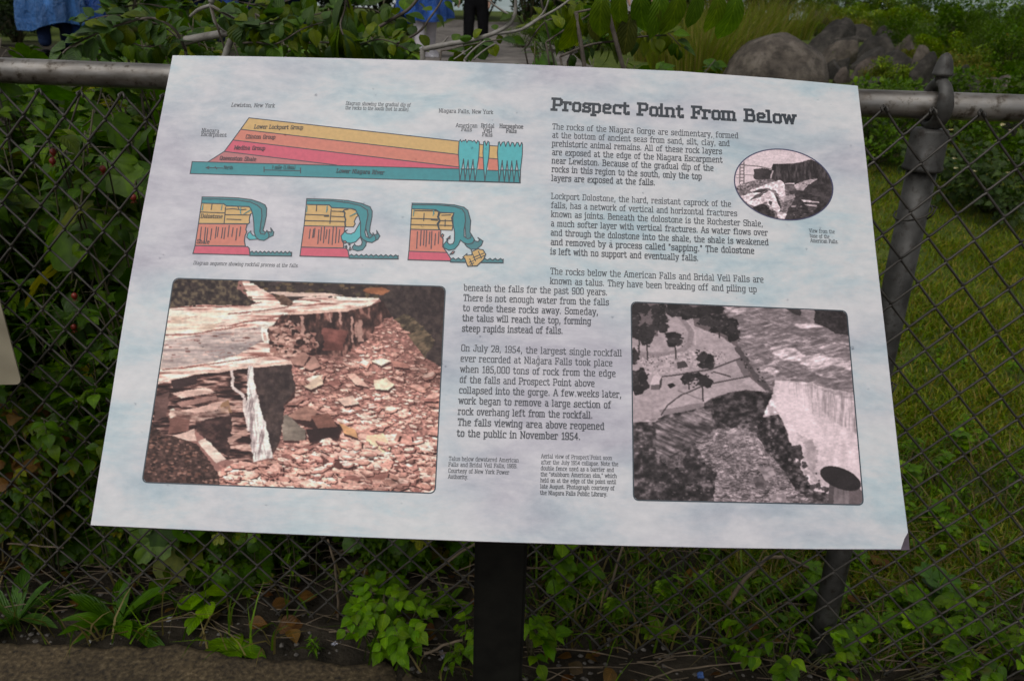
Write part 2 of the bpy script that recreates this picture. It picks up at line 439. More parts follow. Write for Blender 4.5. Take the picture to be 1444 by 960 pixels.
GL = {  # squared slab-serif letters as centre lines; caps 7 high, small letters 5
'a': (4.2, '.5,5 3.3,5 3.3,0 4.3,0;3.3,2.8 .4,2.8 .4,0 3.3,0'), 'b': (4.3, '-.5,7 .5,7 .5,0 3.7,0 3.7,5 .5,5'),
'c': (3.9, '3.6,3.8 3.6,5 .4,5 .4,0 3.7,0'), 'd': (4.4, '2.5,7 3.6,7 3.6,0 4.4,0;3.6,5 .4,5 .4,0 3.6,0'),
'e': (4.1, '.4,2.6 3.6,2.6 3.6,5 .4,5 .4,0 3.7,0'), 'f': (3.2, '3.4,7 1.2,7 1.2,0;-.1,5 2.7,5;.1,0 2.4,0'),
'g': (4.4, '3.6,5 .4,5 .4,.1 3.6,.1;4.4,5 3.6,5 3.6,-2 .4,-2'), 'h': (4.6, '-.2,7 .5,7 .5,0;.5,5 3.7,5 3.7,0;-.2,0 1.2,0;3,0 4.4,0'),
'i': (1.9, '-.3,5 .7,5 .7,0;-.3,0 1.7,0;.7,6.3 .7,7.3'), 'j': (1.8, '-.3,5 .8,5 .8,-2 -.7,-2;.8,6.3 .8,7.3'),
'k': (4.5, '-.2,7 .5,7 .5,0;-.2,0 1.2,0;.5,2.4 1.6,2.4 3.3,5;1.7,2.6 3.5,0;2.5,5 4.2,5;2.7,0 4.5,0'),
'l': (1.9, '-.3,7 .7,7 .7,0;-.3,0 1.7,0'), 'm': (7.0, '-.25,5 .5,5 .5,0;.5,5 6,5 6,0;3.25,5 3.25,0;-.2,0 1.2,0;2.6,0 3.9,0;5.3,0 6.7,0'),
'n': (4.6, '-.25,5 .5,5 .5,0;.5,5 3.7,5 3.7,0;-.2,0 1.2,0;3,0 4.4,0'), 'o': (4.1, '.4,0 .4,5 3.7,5 3.7,0 .4,0'),
'p': (4.3, '-.25,5 .5,5 .5,-2;.5,5 3.7,5 3.7,0 .5,0;-.4,-2 1.5,-2'), 'q': (4.3, '4.4,5 3.6,5 3.6,-2;3.6,5 .4,5 .4,0 3.6,0;2.6,-2 4.5,-2'),
'r': (3.3, '-.4,5 .6,5 .6,0;.6,4 1.4,5 3.1,5 3.1,4;-.4,0 1.7,0'), 's': (3.8, '3.4,4 3.4,5 .4,5 .4,2.6 3.5,2.6 3.5,0 .3,0 .3,1'),
't': (3.1, '.9,6.7 .9,0 2.8,0 2.8,1;-.2,5 2.6,5'), 'u': (4.5, '-.25,5 .5,5 .5,0 3.6,0;2.7,5 3.6,5 3.6,0 4.5,0'),
'v': (4.1, '.2,5 1.9,0 3.7,5;-.4,5 .9,5;2.9,5 4.4,5'), 'w': (5.9, '.2,5 1.5,0 2.9,4.8 4.3,0 5.6,5;-.5,5 .9,5;4.9,5 6.3,5'),
'x': (4.1, '.3,0 3.6,5;.3,5 3.6,0;-.3,0 1,0;2.9,0 4.2,0;-.3,5 1,5;2.9,5 4.2,5'), 'y': (4.1, '.2,5 1.9,.2;3.7,5 1.5,-2 .2,-2;-.4,5 .9,5;2.9,5 4.4,5'),
'z': (4.0, '.4,4 .4,5 3.5,5 .3,0 3.6,0 3.6,1'),
'A': (5.4, '.3,0 2.3,7 3,7 5,0;1.1,2.4 4.2,2.4;-.3,0 1,0;4.3,0 5.6,0'), 'B': (5.0, '-.2,7 4,7 4,3.7 .7,3.7;4,3.7 4.5,3.4 4.5,0 -.4,0;.7,7 .7,0'),
'C': (4.9, '4.5,5.4 4.5,7 .5,7 .5,0 4.5,0 4.5,1.6'), 'D': (5.1, '-.2,7 4.5,7 4.5,0 -.4,0;.7,7 .7,0'),
'E': (4.6, '-.2,7 4.2,7 4.2,5.6;.7,7 .7,0;-.4,0 4.3,0 4.3,1.4;.7,3.6 3.1,3.6 3.1,4.4 3.1,2.8'), 'F': (4.5, '-.2,7 4.3,7 4.3,5.5;.7,7 .7,0;-.4,0 2,0;.7,3.5 3.2,3.5 3.2,4.4 3.2,2.6'),
'G': (5.0, '4.5,5.4 4.5,7 .5,7 .5,0 4.5,0 4.5,3.2;2.6,3.2 5,3.2'), 'H': (5.3, '.6,0 .6,7;4.6,0 4.6,7;.6,3.6 4.6,3.6;-.2,0 1.4,0;3.8,0 5.4,0;-.2,7 1.4,7;3.8,7 5.4,7'),
'I': (2.1, '.9,0 .9,7;-.2,0 2,0;-.2,7 2,7'), 'J': (4.0, '2,7 4.2,7;3.2,7 3.2,0 .3,0 .3,1.8'), 'K': (5.2, '.6,0 .6,7;.6,3 1.6,3 4.3,7;2,3.4 4.6,0;-.2,0 1.4,0;-.2,7 1.4,7;3.4,7 5.2,7;3.8,0 5.4,0'),
'L': (4.4, '-.4,7 1.8,7;.7,7 .7,0;-.4,0 4.2,0 4.2,1.8'), 'M': (6.4, '.6,0 .6,7 3.2,1.5 5.8,7 5.8,0;-.2,0 1.4,0;4.8,0 6.8,0;-.4,7 .6,7;5.8,7 6.8,7'),
'N': (5.4, '.6,0 .6,7 4.6,0 4.6,7;-.2,0 1.4,0;-.4,7 .8,7;3.8,7 5.4,7'), 'O': (5.0, '.5,0 .5,7 4.5,7 4.5,0 .5,0'),
'P': (4.8, '-.2,7 4.4,7 4.4,3.1 .7,3.1;.7,7 .7,0;-.4,0 2,0'), 'Q': (5.0, '.5,0 .5,7 4.5,7 4.5,0 .5,0;2.8,1.4 4.9,-1'),
'R': (5.2, '-.2,7 4.3,7 4.3,3.3 .7,3.3;.7,7 .7,0;-.4,0 1.9,0;2.8,3.3 4.4,0 5.5,0'), 'S': (4.8, '4.3,5.6 4.3,7 .5,7 .5,3.6 4.4,3.6 4.4,0 .4,0 .4,1.5'),
'T': (4.9, '.2,5.5 .2,7 4.7,7 4.7,5.5;2.45,7 2.45,0;1.3,0 3.6,0'), 'U': (5.2, '.6,7 .6,0 4.5,0 4.5,7;-.2,7 1.4,7;3.5,7 5.5,7'),
'V': (5.2, '.3,7 2.6,0 4.9,7;-.4,7 1,7;4,7 5.7,7'), 'W': (7.2, '.3,7 1.9,0 3.6,6 5.3,0 6.9,7;-.4,7 1,7;6,7 7.7,7'),
'Y': (5.0, '.3,7 2.5,3.2 4.7,7;2.5,3.2 2.5,0;-.4,7 1,7;3.8,7 5.5,7;1.4,0 3.6,0'),
'0': (4.4, '.4,0 .4,7 4,7 4,0 .4,0'), '1': (3.0, '.4,5.8 1.7,7 1.7,0;.3,0 3,0'), '2': (4.2, '.4,5.6 .4,7 3.8,7 3.8,3.9 .4,0 4,0'),
'3': (4.2, '.4,5.7 .4,7 3.7,7 3.7,3.7 1.3,3.7;3.7,3.7 3.9,3.4 3.9,0 .3,0 .3,1.3'), '4': (4.5, '3.1,0 3.1,7 .3,2 4.3,2'), '5': (4.2, '3.8,7 .6,7 .5,4 3.8,4 3.8,0 .4,0 .4,1.3'),
'6': (4.3, '3.7,5.8 3.7,7 .4,7 .4,0 3.9,0 3.9,4 .4,4'), '7': (4.1, '.3,5.7 .3,7 3.9,7 1.6,0'), '8': (4.3, '.6,3.7 .6,7 3.7,7 3.7,3.7 .4,3.7 .4,0 3.9,0 3.9,3.7'), '9': (4.3, '.5,1.2 .5,0 3.9,0 3.9,7 .4,7 .4,3 3.9,3'),
'.': (1.6, '.6,0 .6,.7'), ',': (1.7, '.7,.7 .7,-.2 .3,-1.3'), '"': (2.4, '.5,7 .5,5.2;1.7,7 1.7,5.2'), '(': (2.2, '1.9,7.8 .7,6 .7,.6 1.9,-1.2'), ')': (2.2, '.2,7.8 1.4,6 1.4,.6 .2,-1.2'), ' ': (2.5, ''), '-': (3, '.4,3 2.6,3')}
_GC = {}
def glyph(ch, cut=.75):
    if ch not in _GC:
        adv, s = GL[ch]; out = []
        for part in s.split(';'):
            if not part: continue
            P = [tuple(float(c) for c in q.split(',')) for q in part.split(' ')]
            closed = P[0] == P[-1] and len(P) > 2
            if closed: P = P[:-1]
            Q = []; n = len(P)
            for i, p in enumerate(P):
                if (0 < i < n - 1) or closed:
                    a = Vector(P[i - 1]) - Vector(p); b = Vector(P[(i + 1) % n]) - Vector(p)
                    if abs(a.normalized().dot(b.normalized())) < .3 and a.length > 1.5 and b.length > 1.5:
                        Q.append(tuple(Vector(p) + a.normalized() * cut)); Q.append(tuple(Vector(p) + b.normalized() * cut)); continue
                Q.append(p)
            if closed: Q.append(Q[0])
            out.append(Q)
        _GC[ch] = (adv, out)
    return _GC[ch]
class Ink:
    """flat printed shapes on the panel, each a hair above the one before"""
    def __init__(s, z0, dz=4e-6): s.mb = MB(); s.z = z0; s.dz = dz
    def fill(s, pts, mi=0):
        s.z += s.dz; v = [sp(*p) for p in pts]
        A = sum(v[i - 1][0] * v[i][1] - v[i][0] * v[i - 1][1] for i in range(len(v)))
        if A < 0: v = v[::-1]
        s.mb.add([(x, y, s.z) for x, y in v], [tuple(range(len(v)))], mi)
    def seg(s, a, b, w, mi=0, ext=.5):
        a = Vector(a); b = Vector(b); d = b - a
        if d.length < 1e-9: return
        d.normalize(); n = Vector((-d.y, d.x)) * w / 2; a = a - d * w * ext; b = b + d * w * ext
        s.z += s.dz
        s.mb.add([(*(a - n), s.z), (*(b - n), s.z), (*(b + n), s.z), (*(a + n), s.z)], [(0, 1, 2, 3)], mi)
    def line(s, pts, w=.0009, mi=0):       # photo points
        v = [sp(*p) for p in pts]
        for a, b in zip(v, v[1:]): s.seg(a, b, w, mi)
    def text(s, txt, a, b, cap, wt=.95, mi=0, slant=0):
        """one line of lettering from baseline a to baseline b (photo points), capitals cap photo pixels high"""
        A = Vector(sp(*a)); B = Vector(sp(*b)); d = B - A
        L = d.length; d.normalize(); n = Vector((-d.y, d.x))
        C = Vector(sp(a[0], a[1] - cap)); ch = abs((C - A).dot(n)) / 8.15
        tot = sum(glyph(c)[0] + 1.15 for c in txt) - 1.15
        kx = L / tot; x = 0; z0 = s.z
        for c in txt:
            adv, P = glyph(c); s.z = z0
            for q in P:
                for u, v in zip(q, q[1:]):
                    e = [A + d * ((x + p[0] + slant * p[1]) * kx) + n * ((p[1] + .45) * ch) for p in (u, v)]
                    s.seg(e[0], e[1], wt * min(kx, ch) * 1.02, mi, .42)
            x += adv + 1.15
        s.z = z0 + 20 * s.dz
# ------------------------------------------------------------------ the three printed photographs (painted in code, printed flat on the panel)
def vnoise(w, h, sx, sy, seed, octs=4):
    g = np.random.default_rng(seed); out = np.zeros((h, w)); amp = 1; tot = 0
    for o in range(octs):
        nx, ny = int(w / sx) + 3, int(h / sy) + 3
        r = g.random((ny, nx)); X = np.arange(w) / sx; Y = np.arange(h) / sy
        xi, yi = X.astype(int), Y.astype(int); fx, fy = X - xi, Y - yi
        fx = fx * fx * (3 - 2 * fx); fy = fy * fy * (3 - 2 * fy)
        a = r[np.ix_(yi, xi)] * (1 - fx) + r[np.ix_(yi, xi + 1)] * fx
        b = r[np.ix_(yi + 1, xi)] * (1 - fx) + r[np.ix_(yi + 1, xi + 1)] * fx
        out += amp * (a * (1 - fy[:, None]) + b * fy[:, None]); tot += amp; amp *= .55
        sx, sy = max(1, sx / 2), max(1, sy / 2)
    return (out / tot - .5) * 2
class Paint:
    """k grid samples per zoomed pixel; colours are sRGB 0-255"""
    def __init__(s, w, h, k, base, seed=1):
        s.w, s.h, s.k = int(w * k), int(h * k), k
        s.im = np.ones((s.h, s.w, 3)) * np.array(base, float); s.r = random.Random(seed); s.seed = seed
        s.fine = vnoise(s.w, s.h, 5, 3.2, seed, 2); s.mid = vnoise(s.w, s.h, 22, 12, seed + 1, 4); s.str = vnoise(s.w, s.h, 40, 5, seed + 2, 3)
        s.yy, s.xx = np.mgrid[0:s.h, 0:s.w]
    def mask(s, pts, rough=0):
        P = np.array(pts, float) * s.k; pad = 2 + rough * 2
        x0, y0 = np.maximum(np.floor(P.min(0) - pad), 0).astype(int); x1, y1 = np.minimum(np.ceil(P.max(0) + pad), [s.w, s.h]).astype(int)
        if x1 <= x0 or y1 <= y0: return None
        X = s.xx[y0:y1, x0:x1] + .0; Y = s.yy[y0:y1, x0:x1] + .0
        if rough: X = X + rough * s.mid[y0:y1, x0:x1] * 1.6 + rough * .5 * s.fine[y0:y1, x0:x1]; Y = Y + rough * s.str[y0:y1, x0:x1]
        ins = np.zeros(X.shape, bool)
        for i in range(len(P)):
            (xa, ya), (xb, yb) = P[i - 1], P[i]
            if ya == yb: continue
            c = ((ya > Y) != (yb > Y)) & (X < (xb - xa) * (Y - ya) / (yb - ya) + xa)
            ins ^= c
        return (slice(y0, y1), slice(x0, x1)), ins
    def poly(s, pts, c, rough=1.5, tex=None, amt=0, a=1.0, thr=None, c2=None):
        m = s.mask(pts, rough)
        if m is None: return
        sl, ins = m
        col = np.array(c, float)[None, None] * np.ones((*ins.shape, 1))
        if tex is not None:
            t = tex[sl][..., None]
            if c2 is not None:
                f = np.clip((t - (thr or 0)) * 4 + .5, 0, 1); col = col * (1 - f) + np.array(c2, float) * f
            else: col = col * (1 + amt * t)
        s.im[sl] = np.where(ins[..., None], s.im[sl] * (1 - a) + col * a, s.im[sl])
    def line(s, pts, c, w=4, rough=.8, a=1.0):
        for (xa, ya), (xb, yb) in zip(pts, pts[1:]):
            L = math.hypot(xb - xa, yb - ya) or 1; nx, ny = -(yb - ya) / L * w / 2, (xb - xa) / L * w / 2
            s.poly([(xa + nx, ya + ny), (xb + nx, yb + ny), (xb - nx, yb - ny), (xa - nx, ya - ny)], c, rough, a=a)
    def blob(s, x, y, rx, ry, c, n=11, j=.3, rough=1, a=1.0, **k):
        s.poly([(x + rx * math.cos(q) * s.r.uniform(1 - j, 1 + j), y + ry * math.sin(q) * s.r.uniform(1 - j, 1 + j)) for q in [6.283 * i / n for i in range(n)]], c, rough, a=a, **k)
    def inside(s, pts, x, y):
        r = False
        for i in range(len(pts)):
            (xa, ya), (xb, yb) = pts[i - 1], pts[i]
            if (ya > y) != (yb > y) and x < (xb - xa) * (y - ya) / (yb - ya) + xa: r = not r
        return r
    def rocks(s, region, n, s0, s1, y0, y1, lights, mids, darks, flat=.62):
        xs = [p[0] for p in region]; ys = [p[1] for p in region]; L = []
        while len(L) < n:
            x, y = s.r.uniform(min(xs), max(xs)), s.r.uniform(min(ys), max(ys))
            if s.inside(region, x, y): L.append((y, x))
        L.sort(); r = s.r
        for y, x in L:
            t = (y - y0) / (y1 - y0); sz = (s0 + (s1 - s0) * t) * (r.random() ** 1.6 * 1.1 + .4)
            k = r.choice((4, 4, 5, 5, 6)); q0 = r.uniform(0, 6.28); ti = r.uniform(-.5, .6); el = r.uniform(.9, 1.7); jit = [r.uniform(.65, 1.15) for _ in range(k)]; fl0 = flat * r.uniform(.55, 1.1)
            def shape(f, ox, oy, fl):
                o = []
                for i in range(k):
                    q = q0 + 6.283 * i / k; u, v = math.cos(q) * sz * f * el * jit[i], math.sin(q) * sz * f * fl * jit[i]
                    o.append((x + u + ox, y + v + u * ti * .5 + oy))
                return o
            s.poly(shape(1.06, sz * .1, sz * .27, fl0), r.choice(darks), .4)
            s.poly(shape(1, 0, sz * .14, fl0), r.choice(mids), .4, s.fine, .15)
            if r.random() < .86:
                c = r.choice(lights); s.poly(shape(.86, -sz * .08, -sz * .07, fl0 * .74), c, .5, s.fine, .1)
                if sz > 12 and r.random() < .6: s.line([(x - sz * .5, y - sz * .1), (x + sz * .4, y + sz * .1 * ti)], r.choice(mids), 2.5, .6, .7)
    def speck(s, region, n, c, a, b, asp=.5):
        xs = [p[0] for p in region]; ys = [p[1] for p in region]
        for i in range(n):
            x, y = s.r.uniform(min(xs), max(xs)), s.r.uniform(min(ys), max(ys))
            if s.inside(region, x, y):
                z = s.r.uniform(a, b); s.blob(x, y, z, z * asp, s.r.choice(c), 6, .35, .4)
    def tone(s, pts, stops, sx, sy, seed, rough=2, shear=0, octs=4, a=1.0, soft=0):
        """continuous tones from noise stretched along the layering of the rock, water or leaves"""
        m = s.mask(pts, rough)
        if m is None: return
        sl, ins = m
        n = vnoise(s.w, s.h, sx * s.k * 2, sy * s.k * 2, seed, octs)
        if shear: n = n[s.yy, (s.xx + (shear * s.yy).astype(int)) % s.w] if abs(shear) <= 1 else n[(s.yy + (s.xx / shear).astype(int)) % s.h, s.xx]
        v = n[sl]; xp = [q[0] for q in stops]
        col = np.stack([np.interp(v, xp, [q[1][c] for q in stops]) for c in range(3)], -1)
        w = ins.astype(float)
        for _ in range(soft):
            p_ = np.pad(w, 1, 'edge'); w = (p_[1:-1, 1:-1] * 2 + p_[:-2, 1:-1] + p_[2:, 1:-1] + p_[1:-1, :-2] + p_[1:-1, 2:]) / 6
        w = (w * a)[..., None]; s.im[sl] = s.im[sl] * (1 - w) + col * w
    def contrast(s, k, pivot=128): s.im = np.clip((s.im - pivot) * k + pivot, 0, 255)
    def crags(s, pts, amt, sx=9, sy=5, seed=40, thr=.1):
        """broken, sharp-edged light and dark over a stretch of rock"""
        n = vnoise(s.w, s.h, sx, sy, seed, 3); n = np.sign(n) * np.abs(n) ** .6
        m = s.mask(pts, 2)
        if m is None: return
        sl, ins = m
        s.im[sl] = np.where(ins[..., None], s.im[sl] * (1 + amt * n[sl][..., None]), s.im[sl])
    def grain(s, g, blur=1):
        n = np.random.default_rng(s.seed + 9).normal(0, 1, (s.h, s.w, 1))
        im = s.im * (1 + .10 * s.fine[..., None] + .05 * s.mid[..., None]) + n * g
        for _ in range(blur):
            p = np.pad(im, ((1, 1), (1, 1), (0, 0)), 'edge')
            im = (p[1:-1, 1:-1] * 4 + p[:-2, 1:-1] + p[2:, 1:-1] + p[1:-1, :-2] + p[1:-1, 2:]) / 8
        s.im = np.clip(im, 0, 255)

def paint_talus():
    p = Paint(1309, 960, .46, (150, 104, 99), 3)
    W = (226, 198, 192)
    D = (66, 50, 50)
    p.poly([(100, 130), (520, 120), (1010, 100), (960, 160), (640, 200), (560, 250), (560, 350), (650, 380), (250, 440), (80, 490)], (214, 184, 178), 2, p.str, .12)
    p.poly([(440, 45), (480, 45), (560, 95), (640, 125), (860, 110), (1010, 118), (960, 150), (640, 175), (480, 150)], W, 2, p.str, .18)
    p.poly([(150, 180), (400, 165), (330, 240), (130, 262)], (218, 206, 188), 3, p.str, .05)
    BED = [(-.5, (150, 96, 88)), (-.3, (196, 150, 142)), (-.1, (222, 186, 178)), (.15, (234, 208, 200)), (.45, (240, 222, 212))]
    p.tone([(100, 130), (520, 120), (640, 125), (1010, 105), (960, 155), (640, 195), (560, 245), (560, 350), (650, 380), (250, 440), (80, 490)], BED, 46, 4.5, 51, 2, 0, 4)
    p.tone([(440, 45), (480, 45), (560, 95), (640, 125), (860, 110), (1010, 118), (960, 150), (640, 175), (480, 150)], BED, 40, 5, 52, 3, 0, 4)
    p.tone([(150, 180), (400, 165), (330, 240), (130, 262)], [(-.5, (190, 160, 142)), (0, (224, 206, 190)), (.5, (232, 220, 206))], 40, 6, 53, 4, soft=3, a=.8)
    for q in [[(120, 268), (240, 264), (330, 246), (450, 214), (560, 200), (610, 185)], [(140, 158), (250, 152), (420, 148), (520, 136)], [(380, 180), (520, 170), (640, 150), (800, 140)], [(480, 120), (620, 118), (760, 128)], [(330, 250), (380, 240), (460, 225)], [(110, 410), (250, 395), (400, 372), (560, 350)]]:
        p.line(q, (140, 82, 76), 5, 1.6)
    p.poly([(118, 292), (240, 268), (330, 250), (520, 232), (522, 292), (440, 330), (330, 372), (240, 392), (106, 402)], (172, 157, 158), 2, p.str, .13)
    p.tone([(118, 292), (240, 268), (330, 250), (520, 232), (522, 292), (440, 330), (330, 372), (240, 392), (106, 402)], [(-.5, (142, 126, 130)), (0, (172, 156, 158)), (.4, (196, 176, 174))], 60, 5, 54, 3, soft=2)
    p.poly([(300, 330), (430, 300), (520, 290), (440, 340), (330, 375)], (150, 138, 142), 3, p.str, .15)
    p.speck([(120, 290), (540, 230), (540, 350), (240, 400), (110, 400)], 60, [(205, 175, 170), (120, 80, 78)], 4, 16, .25)
    for i in range(70):
        x, y = p.r.uniform(90, 640), p.r.uniform(140, 470)
        p.line([(x, y), (x + p.r.uniform(20, 80), y - p.r.uniform(0, 12))], p.r.choice([(180, 130, 124), (235, 215, 208), (150, 100, 95)]), 3, 1, .7)
    # trees along the top
    p.poly([(150, 30), (430, 40), (420, 80), (500, 135), (470, 148), (300, 140), (140, 160)], (64, 55, 54), 3, p.mid, .35)
    p.speck([(150, 45), (430, 50), (490, 140), (145, 150)], 130, [(84, 76, 62), (48, 42, 44), (95, 80, 66)], 4, 13)
    p.poly([(462, 45), (660, 50), (1300, 60), (1270, 420), (1190, 365), (1120, 300), (1060, 195), (1005, 118), (860, 112), (740, 98), (640, 128), (570, 106), (545, 92)], (58, 50, 51), 3, p.mid, .3)
    p.speck([(470, 50), (1000, 60), (1000, 112), (640, 120), (560, 95)], 120, [(78, 72, 56), (45, 40, 42), (100, 84, 62)], 4, 14)
    p.poly([(520, 92), (640, 92), (760, 95), (860, 105), (720, 112), (640, 108)], (205, 176, 168), 3, p.str, .2)
    p.poly([(570, 105), (610, 100), (650, 130), (640, 150), (600, 140)], (96, 74, 64), 3, p.fine, .3)
    p.poly([(930, 82), (1010, 72), (1070, 85), (1040, 105), (950, 100)], (150, 92, 62), 3, p.mid, .25)
    p.poly([(1050, 212), (1105, 180), (1150, 200), (1235, 290), (1195, 360), (1120, 300)], (92, 82, 58), 3, p.fine, .3)
    p.line([(1235, 285), (1200, 330), (1150, 345)], (190, 140, 128), 8, 2)
    VEG = [(-.5, (38, 33, 36)), (-.1, (56, 48, 49)), (.15, (74, 66, 58)), (.45, (104, 92, 74))]
    p.tone([(150, 36), (430, 40), (420, 80), (500, 135), (470, 148), (300, 140), (140, 158)], VEG, 7, 6, 55, 3)
    p.tone([(1005, 118), (1080, 60), (1300, 60), (1270, 420), (1190, 365), (1235, 290), (1150, 200), (1105, 180), (1060, 205)], [(-.5, (46, 40, 43)), (0, (58, 50, 52)), (.4, (74, 64, 62))], 9, 9, 56, 3)
    p.tone([(1050, 212), (1105, 180), (1150, 200), (1235, 290), (1195, 360), (1120, 300)], [(-.4, (60, 53, 47)), (0, (82, 74, 60)), (.4, (116, 98, 78))], 8, 6, 57, 4, .8)
    # far cliff
    p.poly([(600, 190), (870, 160), (955, 150), (1020, 128), (1050, 190), (1000, 255), (940, 295), (880, 340), (850, 360), (760, 348), (640, 365), (555, 345), (548, 240)], (64, 46, 46), 2.5, p.mid, .3)
    p.poly([(550, 240), (600, 200), (660, 240), (740, 300), (740, 350), (620, 360), (555, 345)], (96, 66, 61), 3, p.fine, .5)
    p.tone([(600, 190), (870, 160), (955, 150), (1020, 128), (1050, 190), (1000, 255), (940, 295), (880, 340), (850, 360), (760, 348), (640, 365), (555, 345), (548, 240)], [(-.5, (44, 31, 33)), (-.05, (66, 48, 47)), (.2, (92, 62, 58)), (.45, (150, 104, 96))], 8, 16, 58, 3)
    p.tone([(550, 240), (600, 200), (660, 240), (750, 300), (740, 350), (620, 360), (555, 345)], [(-.4, (48, 33, 34)), (0, (104, 70, 65)), (.2, (160, 116, 107)), (.45, (210, 170, 160))], 14, 8, 59, 4)
    p.speck([(550, 235), (640, 210), (750, 270), (745, 345), (560, 340)], 150, [(196, 152, 142), (150, 104, 96), (52, 36, 36)], 4, 14, .6)
    p.poly([(770, 240), (870, 250), (850, 330), (770, 335)], (112, 66, 62), 4, p.mid, .3)
    for x, y, h, ww in ((888, 190, 110, 9), (920, 205, 90, 20), (683, 190, 80, 14), (840, 175, 50, 10), (800, 180, 40, 8), (905, 215, 60, 6)):
        p.line([(x, y), (x + 6, y + h)], (172, 130, 122), ww, 2.5)
    p.poly([(620, 178), (870, 158), (955, 142), (950, 152), (870, 172), (640, 188)], (196, 160, 150), 2, p.str, .2)
    p.line([(520, 240), (525, 290)], (238, 230, 226), 7, 1); p.line([(540, 245), (545, 300)], (228, 215, 210), 8, 1)
    # talus slope
    R = [(640, 358), (760, 346), (860, 356), (950, 290), (1030, 195), (1075, 210), (1190, 360), (1265, 405), (1240, 925), (300, 900), (350, 800), (480, 795), (565, 765), (600, 700), (610, 560), (655, 500)]
    p.poly(R, (150, 102, 96), 2, p.fine, .35)
    L = [(232, 190, 180), (214, 160, 150), (240, 208, 198), (200, 140, 130), (222, 168, 156)]
    M = [(176, 122, 113), (152, 98, 92), (190, 134, 122)]; K = [(58, 34, 34), (72, 44, 42), (48, 30, 31)]
    p.rocks(R, 1500, 6, 15, 200, 900, L, M, K)
    p.rocks(R, 520, 9, 30, 200, 900, L, M, K)
    p.rocks(R, 60, 14, 46, 200, 900, L, M, K)
    for q, c in (([(690, 480), (760, 430), (775, 470), (720, 492)], (222, 192, 172)), ([(978, 452), (1030, 445), (1065, 472), (1040, 496), (985, 490)], (228, 198, 176)), ([(830, 530), (890, 515), (920, 548), (860, 560)], (218, 180, 168)),
                 ([(640, 365), (690, 335), (715, 350), (690, 395), (650, 390)], (176, 128, 118)), ([(690, 400), (730, 350), (765, 395), (720, 412)], (190, 140, 130)), ([(870, 430), (900, 425), (960, 480), (900, 470)], (220, 170, 158)),
                 ([(970, 375), (1010, 362), (1050, 372), (1010, 395)], (226, 180, 168)), ([(1050, 372), (1120, 385), (1125, 405), (1060, 398)], (176, 118, 108)),
                 ([(600, 600), (690, 570), (760, 590), (850, 640), (820, 700), (720, 640)], (64, 44, 44)), ([(620, 600), (700, 555), (750, 580), (720, 620), (660, 615)], (170, 122, 110)), ([(720, 600), (790, 585), (830, 640), (760, 660)], (140, 92, 82)),
                 ([(700, 655), (850, 640), (830, 690), (720, 705)], (56, 40, 42)), ([(950, 680), (1020, 670), (1052, 720), (1040, 765), (950, 705)], (226, 190, 158)), ([(836, 625), (905, 655), (912, 690), (860, 672)], (196, 142, 98)),
                 ([(880, 690), (950, 708), (1050, 770), (960, 772)], (214, 172, 160)), ([(750, 735), (890, 740), (935, 790), (900, 800), (800, 760)], (206, 158, 150)), ([(760, 760), (900, 800), (840, 830), (770, 800)], (84, 54, 52)),
                 ([(945, 800), (1000, 780), (1040, 830), (1020, 900), (950, 880)], (150, 98, 90)), ([(830, 850), (930, 820), (960, 900), (840, 905)], (220, 170, 158)), ([(440, 810), (480, 800), (500, 850), (450, 840)], (222, 182, 172)), ([(380, 860), (460, 840), (470, 885), (390, 890)], (214, 176, 168)),
                 ([(1050, 760), (1110, 820), (1070, 820)], (120, 76, 70)), ([(1180, 850), (1220, 845), (1230, 880), (1185, 875)], (200, 150, 142)), ([(600, 600), (620, 590), (700, 660), (700, 700), (610, 700)], (122, 112, 104))):
        p.poly([(x + 4, y + 9) for x, y in q], (70, 46, 46), 1.5); p.poly(q, c, 1.5, p.str, .1)
    # near cliff
    p.poly([(85, 480), (250, 430), (640, 388), (658, 480), (655, 520), (612, 560), (600, 700), (560, 755), (470, 795), (370, 780), (330, 740), (250, 655), (140, 690), (60, 640), (75, 520)], (76, 54, 53), 2.5, p.str, .35)
    p.poly([(80, 480), (245, 425), (640, 372), (645, 392), (400, 412), (250, 442), (150, 470), (85, 500)], (212, 174, 164), 2, p.str, .15)
    p.poly([(480, 405), (640, 388), (658, 490), (612, 550), (596, 700), (555, 750), (520, 600), (500, 480)], (62, 51, 52), 2.5, p.mid, .2)
    p.poly([(250, 600), (390, 560), (400, 640), (380, 770), (330, 735), (250, 655)], (62, 44, 45), 2.5, p.str, .3)
    p.tone([(85, 470), (250, 432), (470, 405), (500, 480), (520, 600), (555, 750), (470, 795), (370, 780), (330, 740), (250, 655), (140, 690), (60, 640), (75, 520)], [(-.5, (38, 27, 30)), (-.15, (58, 41, 41)), (.05, (96, 66, 63)), (.2, (150, 108, 101)), (.45, (204, 164, 155))], 26, 5, 60, 3, -.12)
    p.tone([(480, 405), (640, 388), (658, 490), (612, 550), (596, 700), (555, 750), (520, 600), (500, 480)], [(-.5, (50, 41, 44)), (0, (62, 52, 53)), (.4, (82, 68, 66))], 10, 12, 61, 2.5)
    p.tone([(250, 600), (390, 570), (400, 640), (380, 770), (330, 735), (250, 655)], [(-.5, (46, 33, 35)), (0, (62, 45, 46)), (.4, (92, 66, 63))], 14, 8, 62, 3)
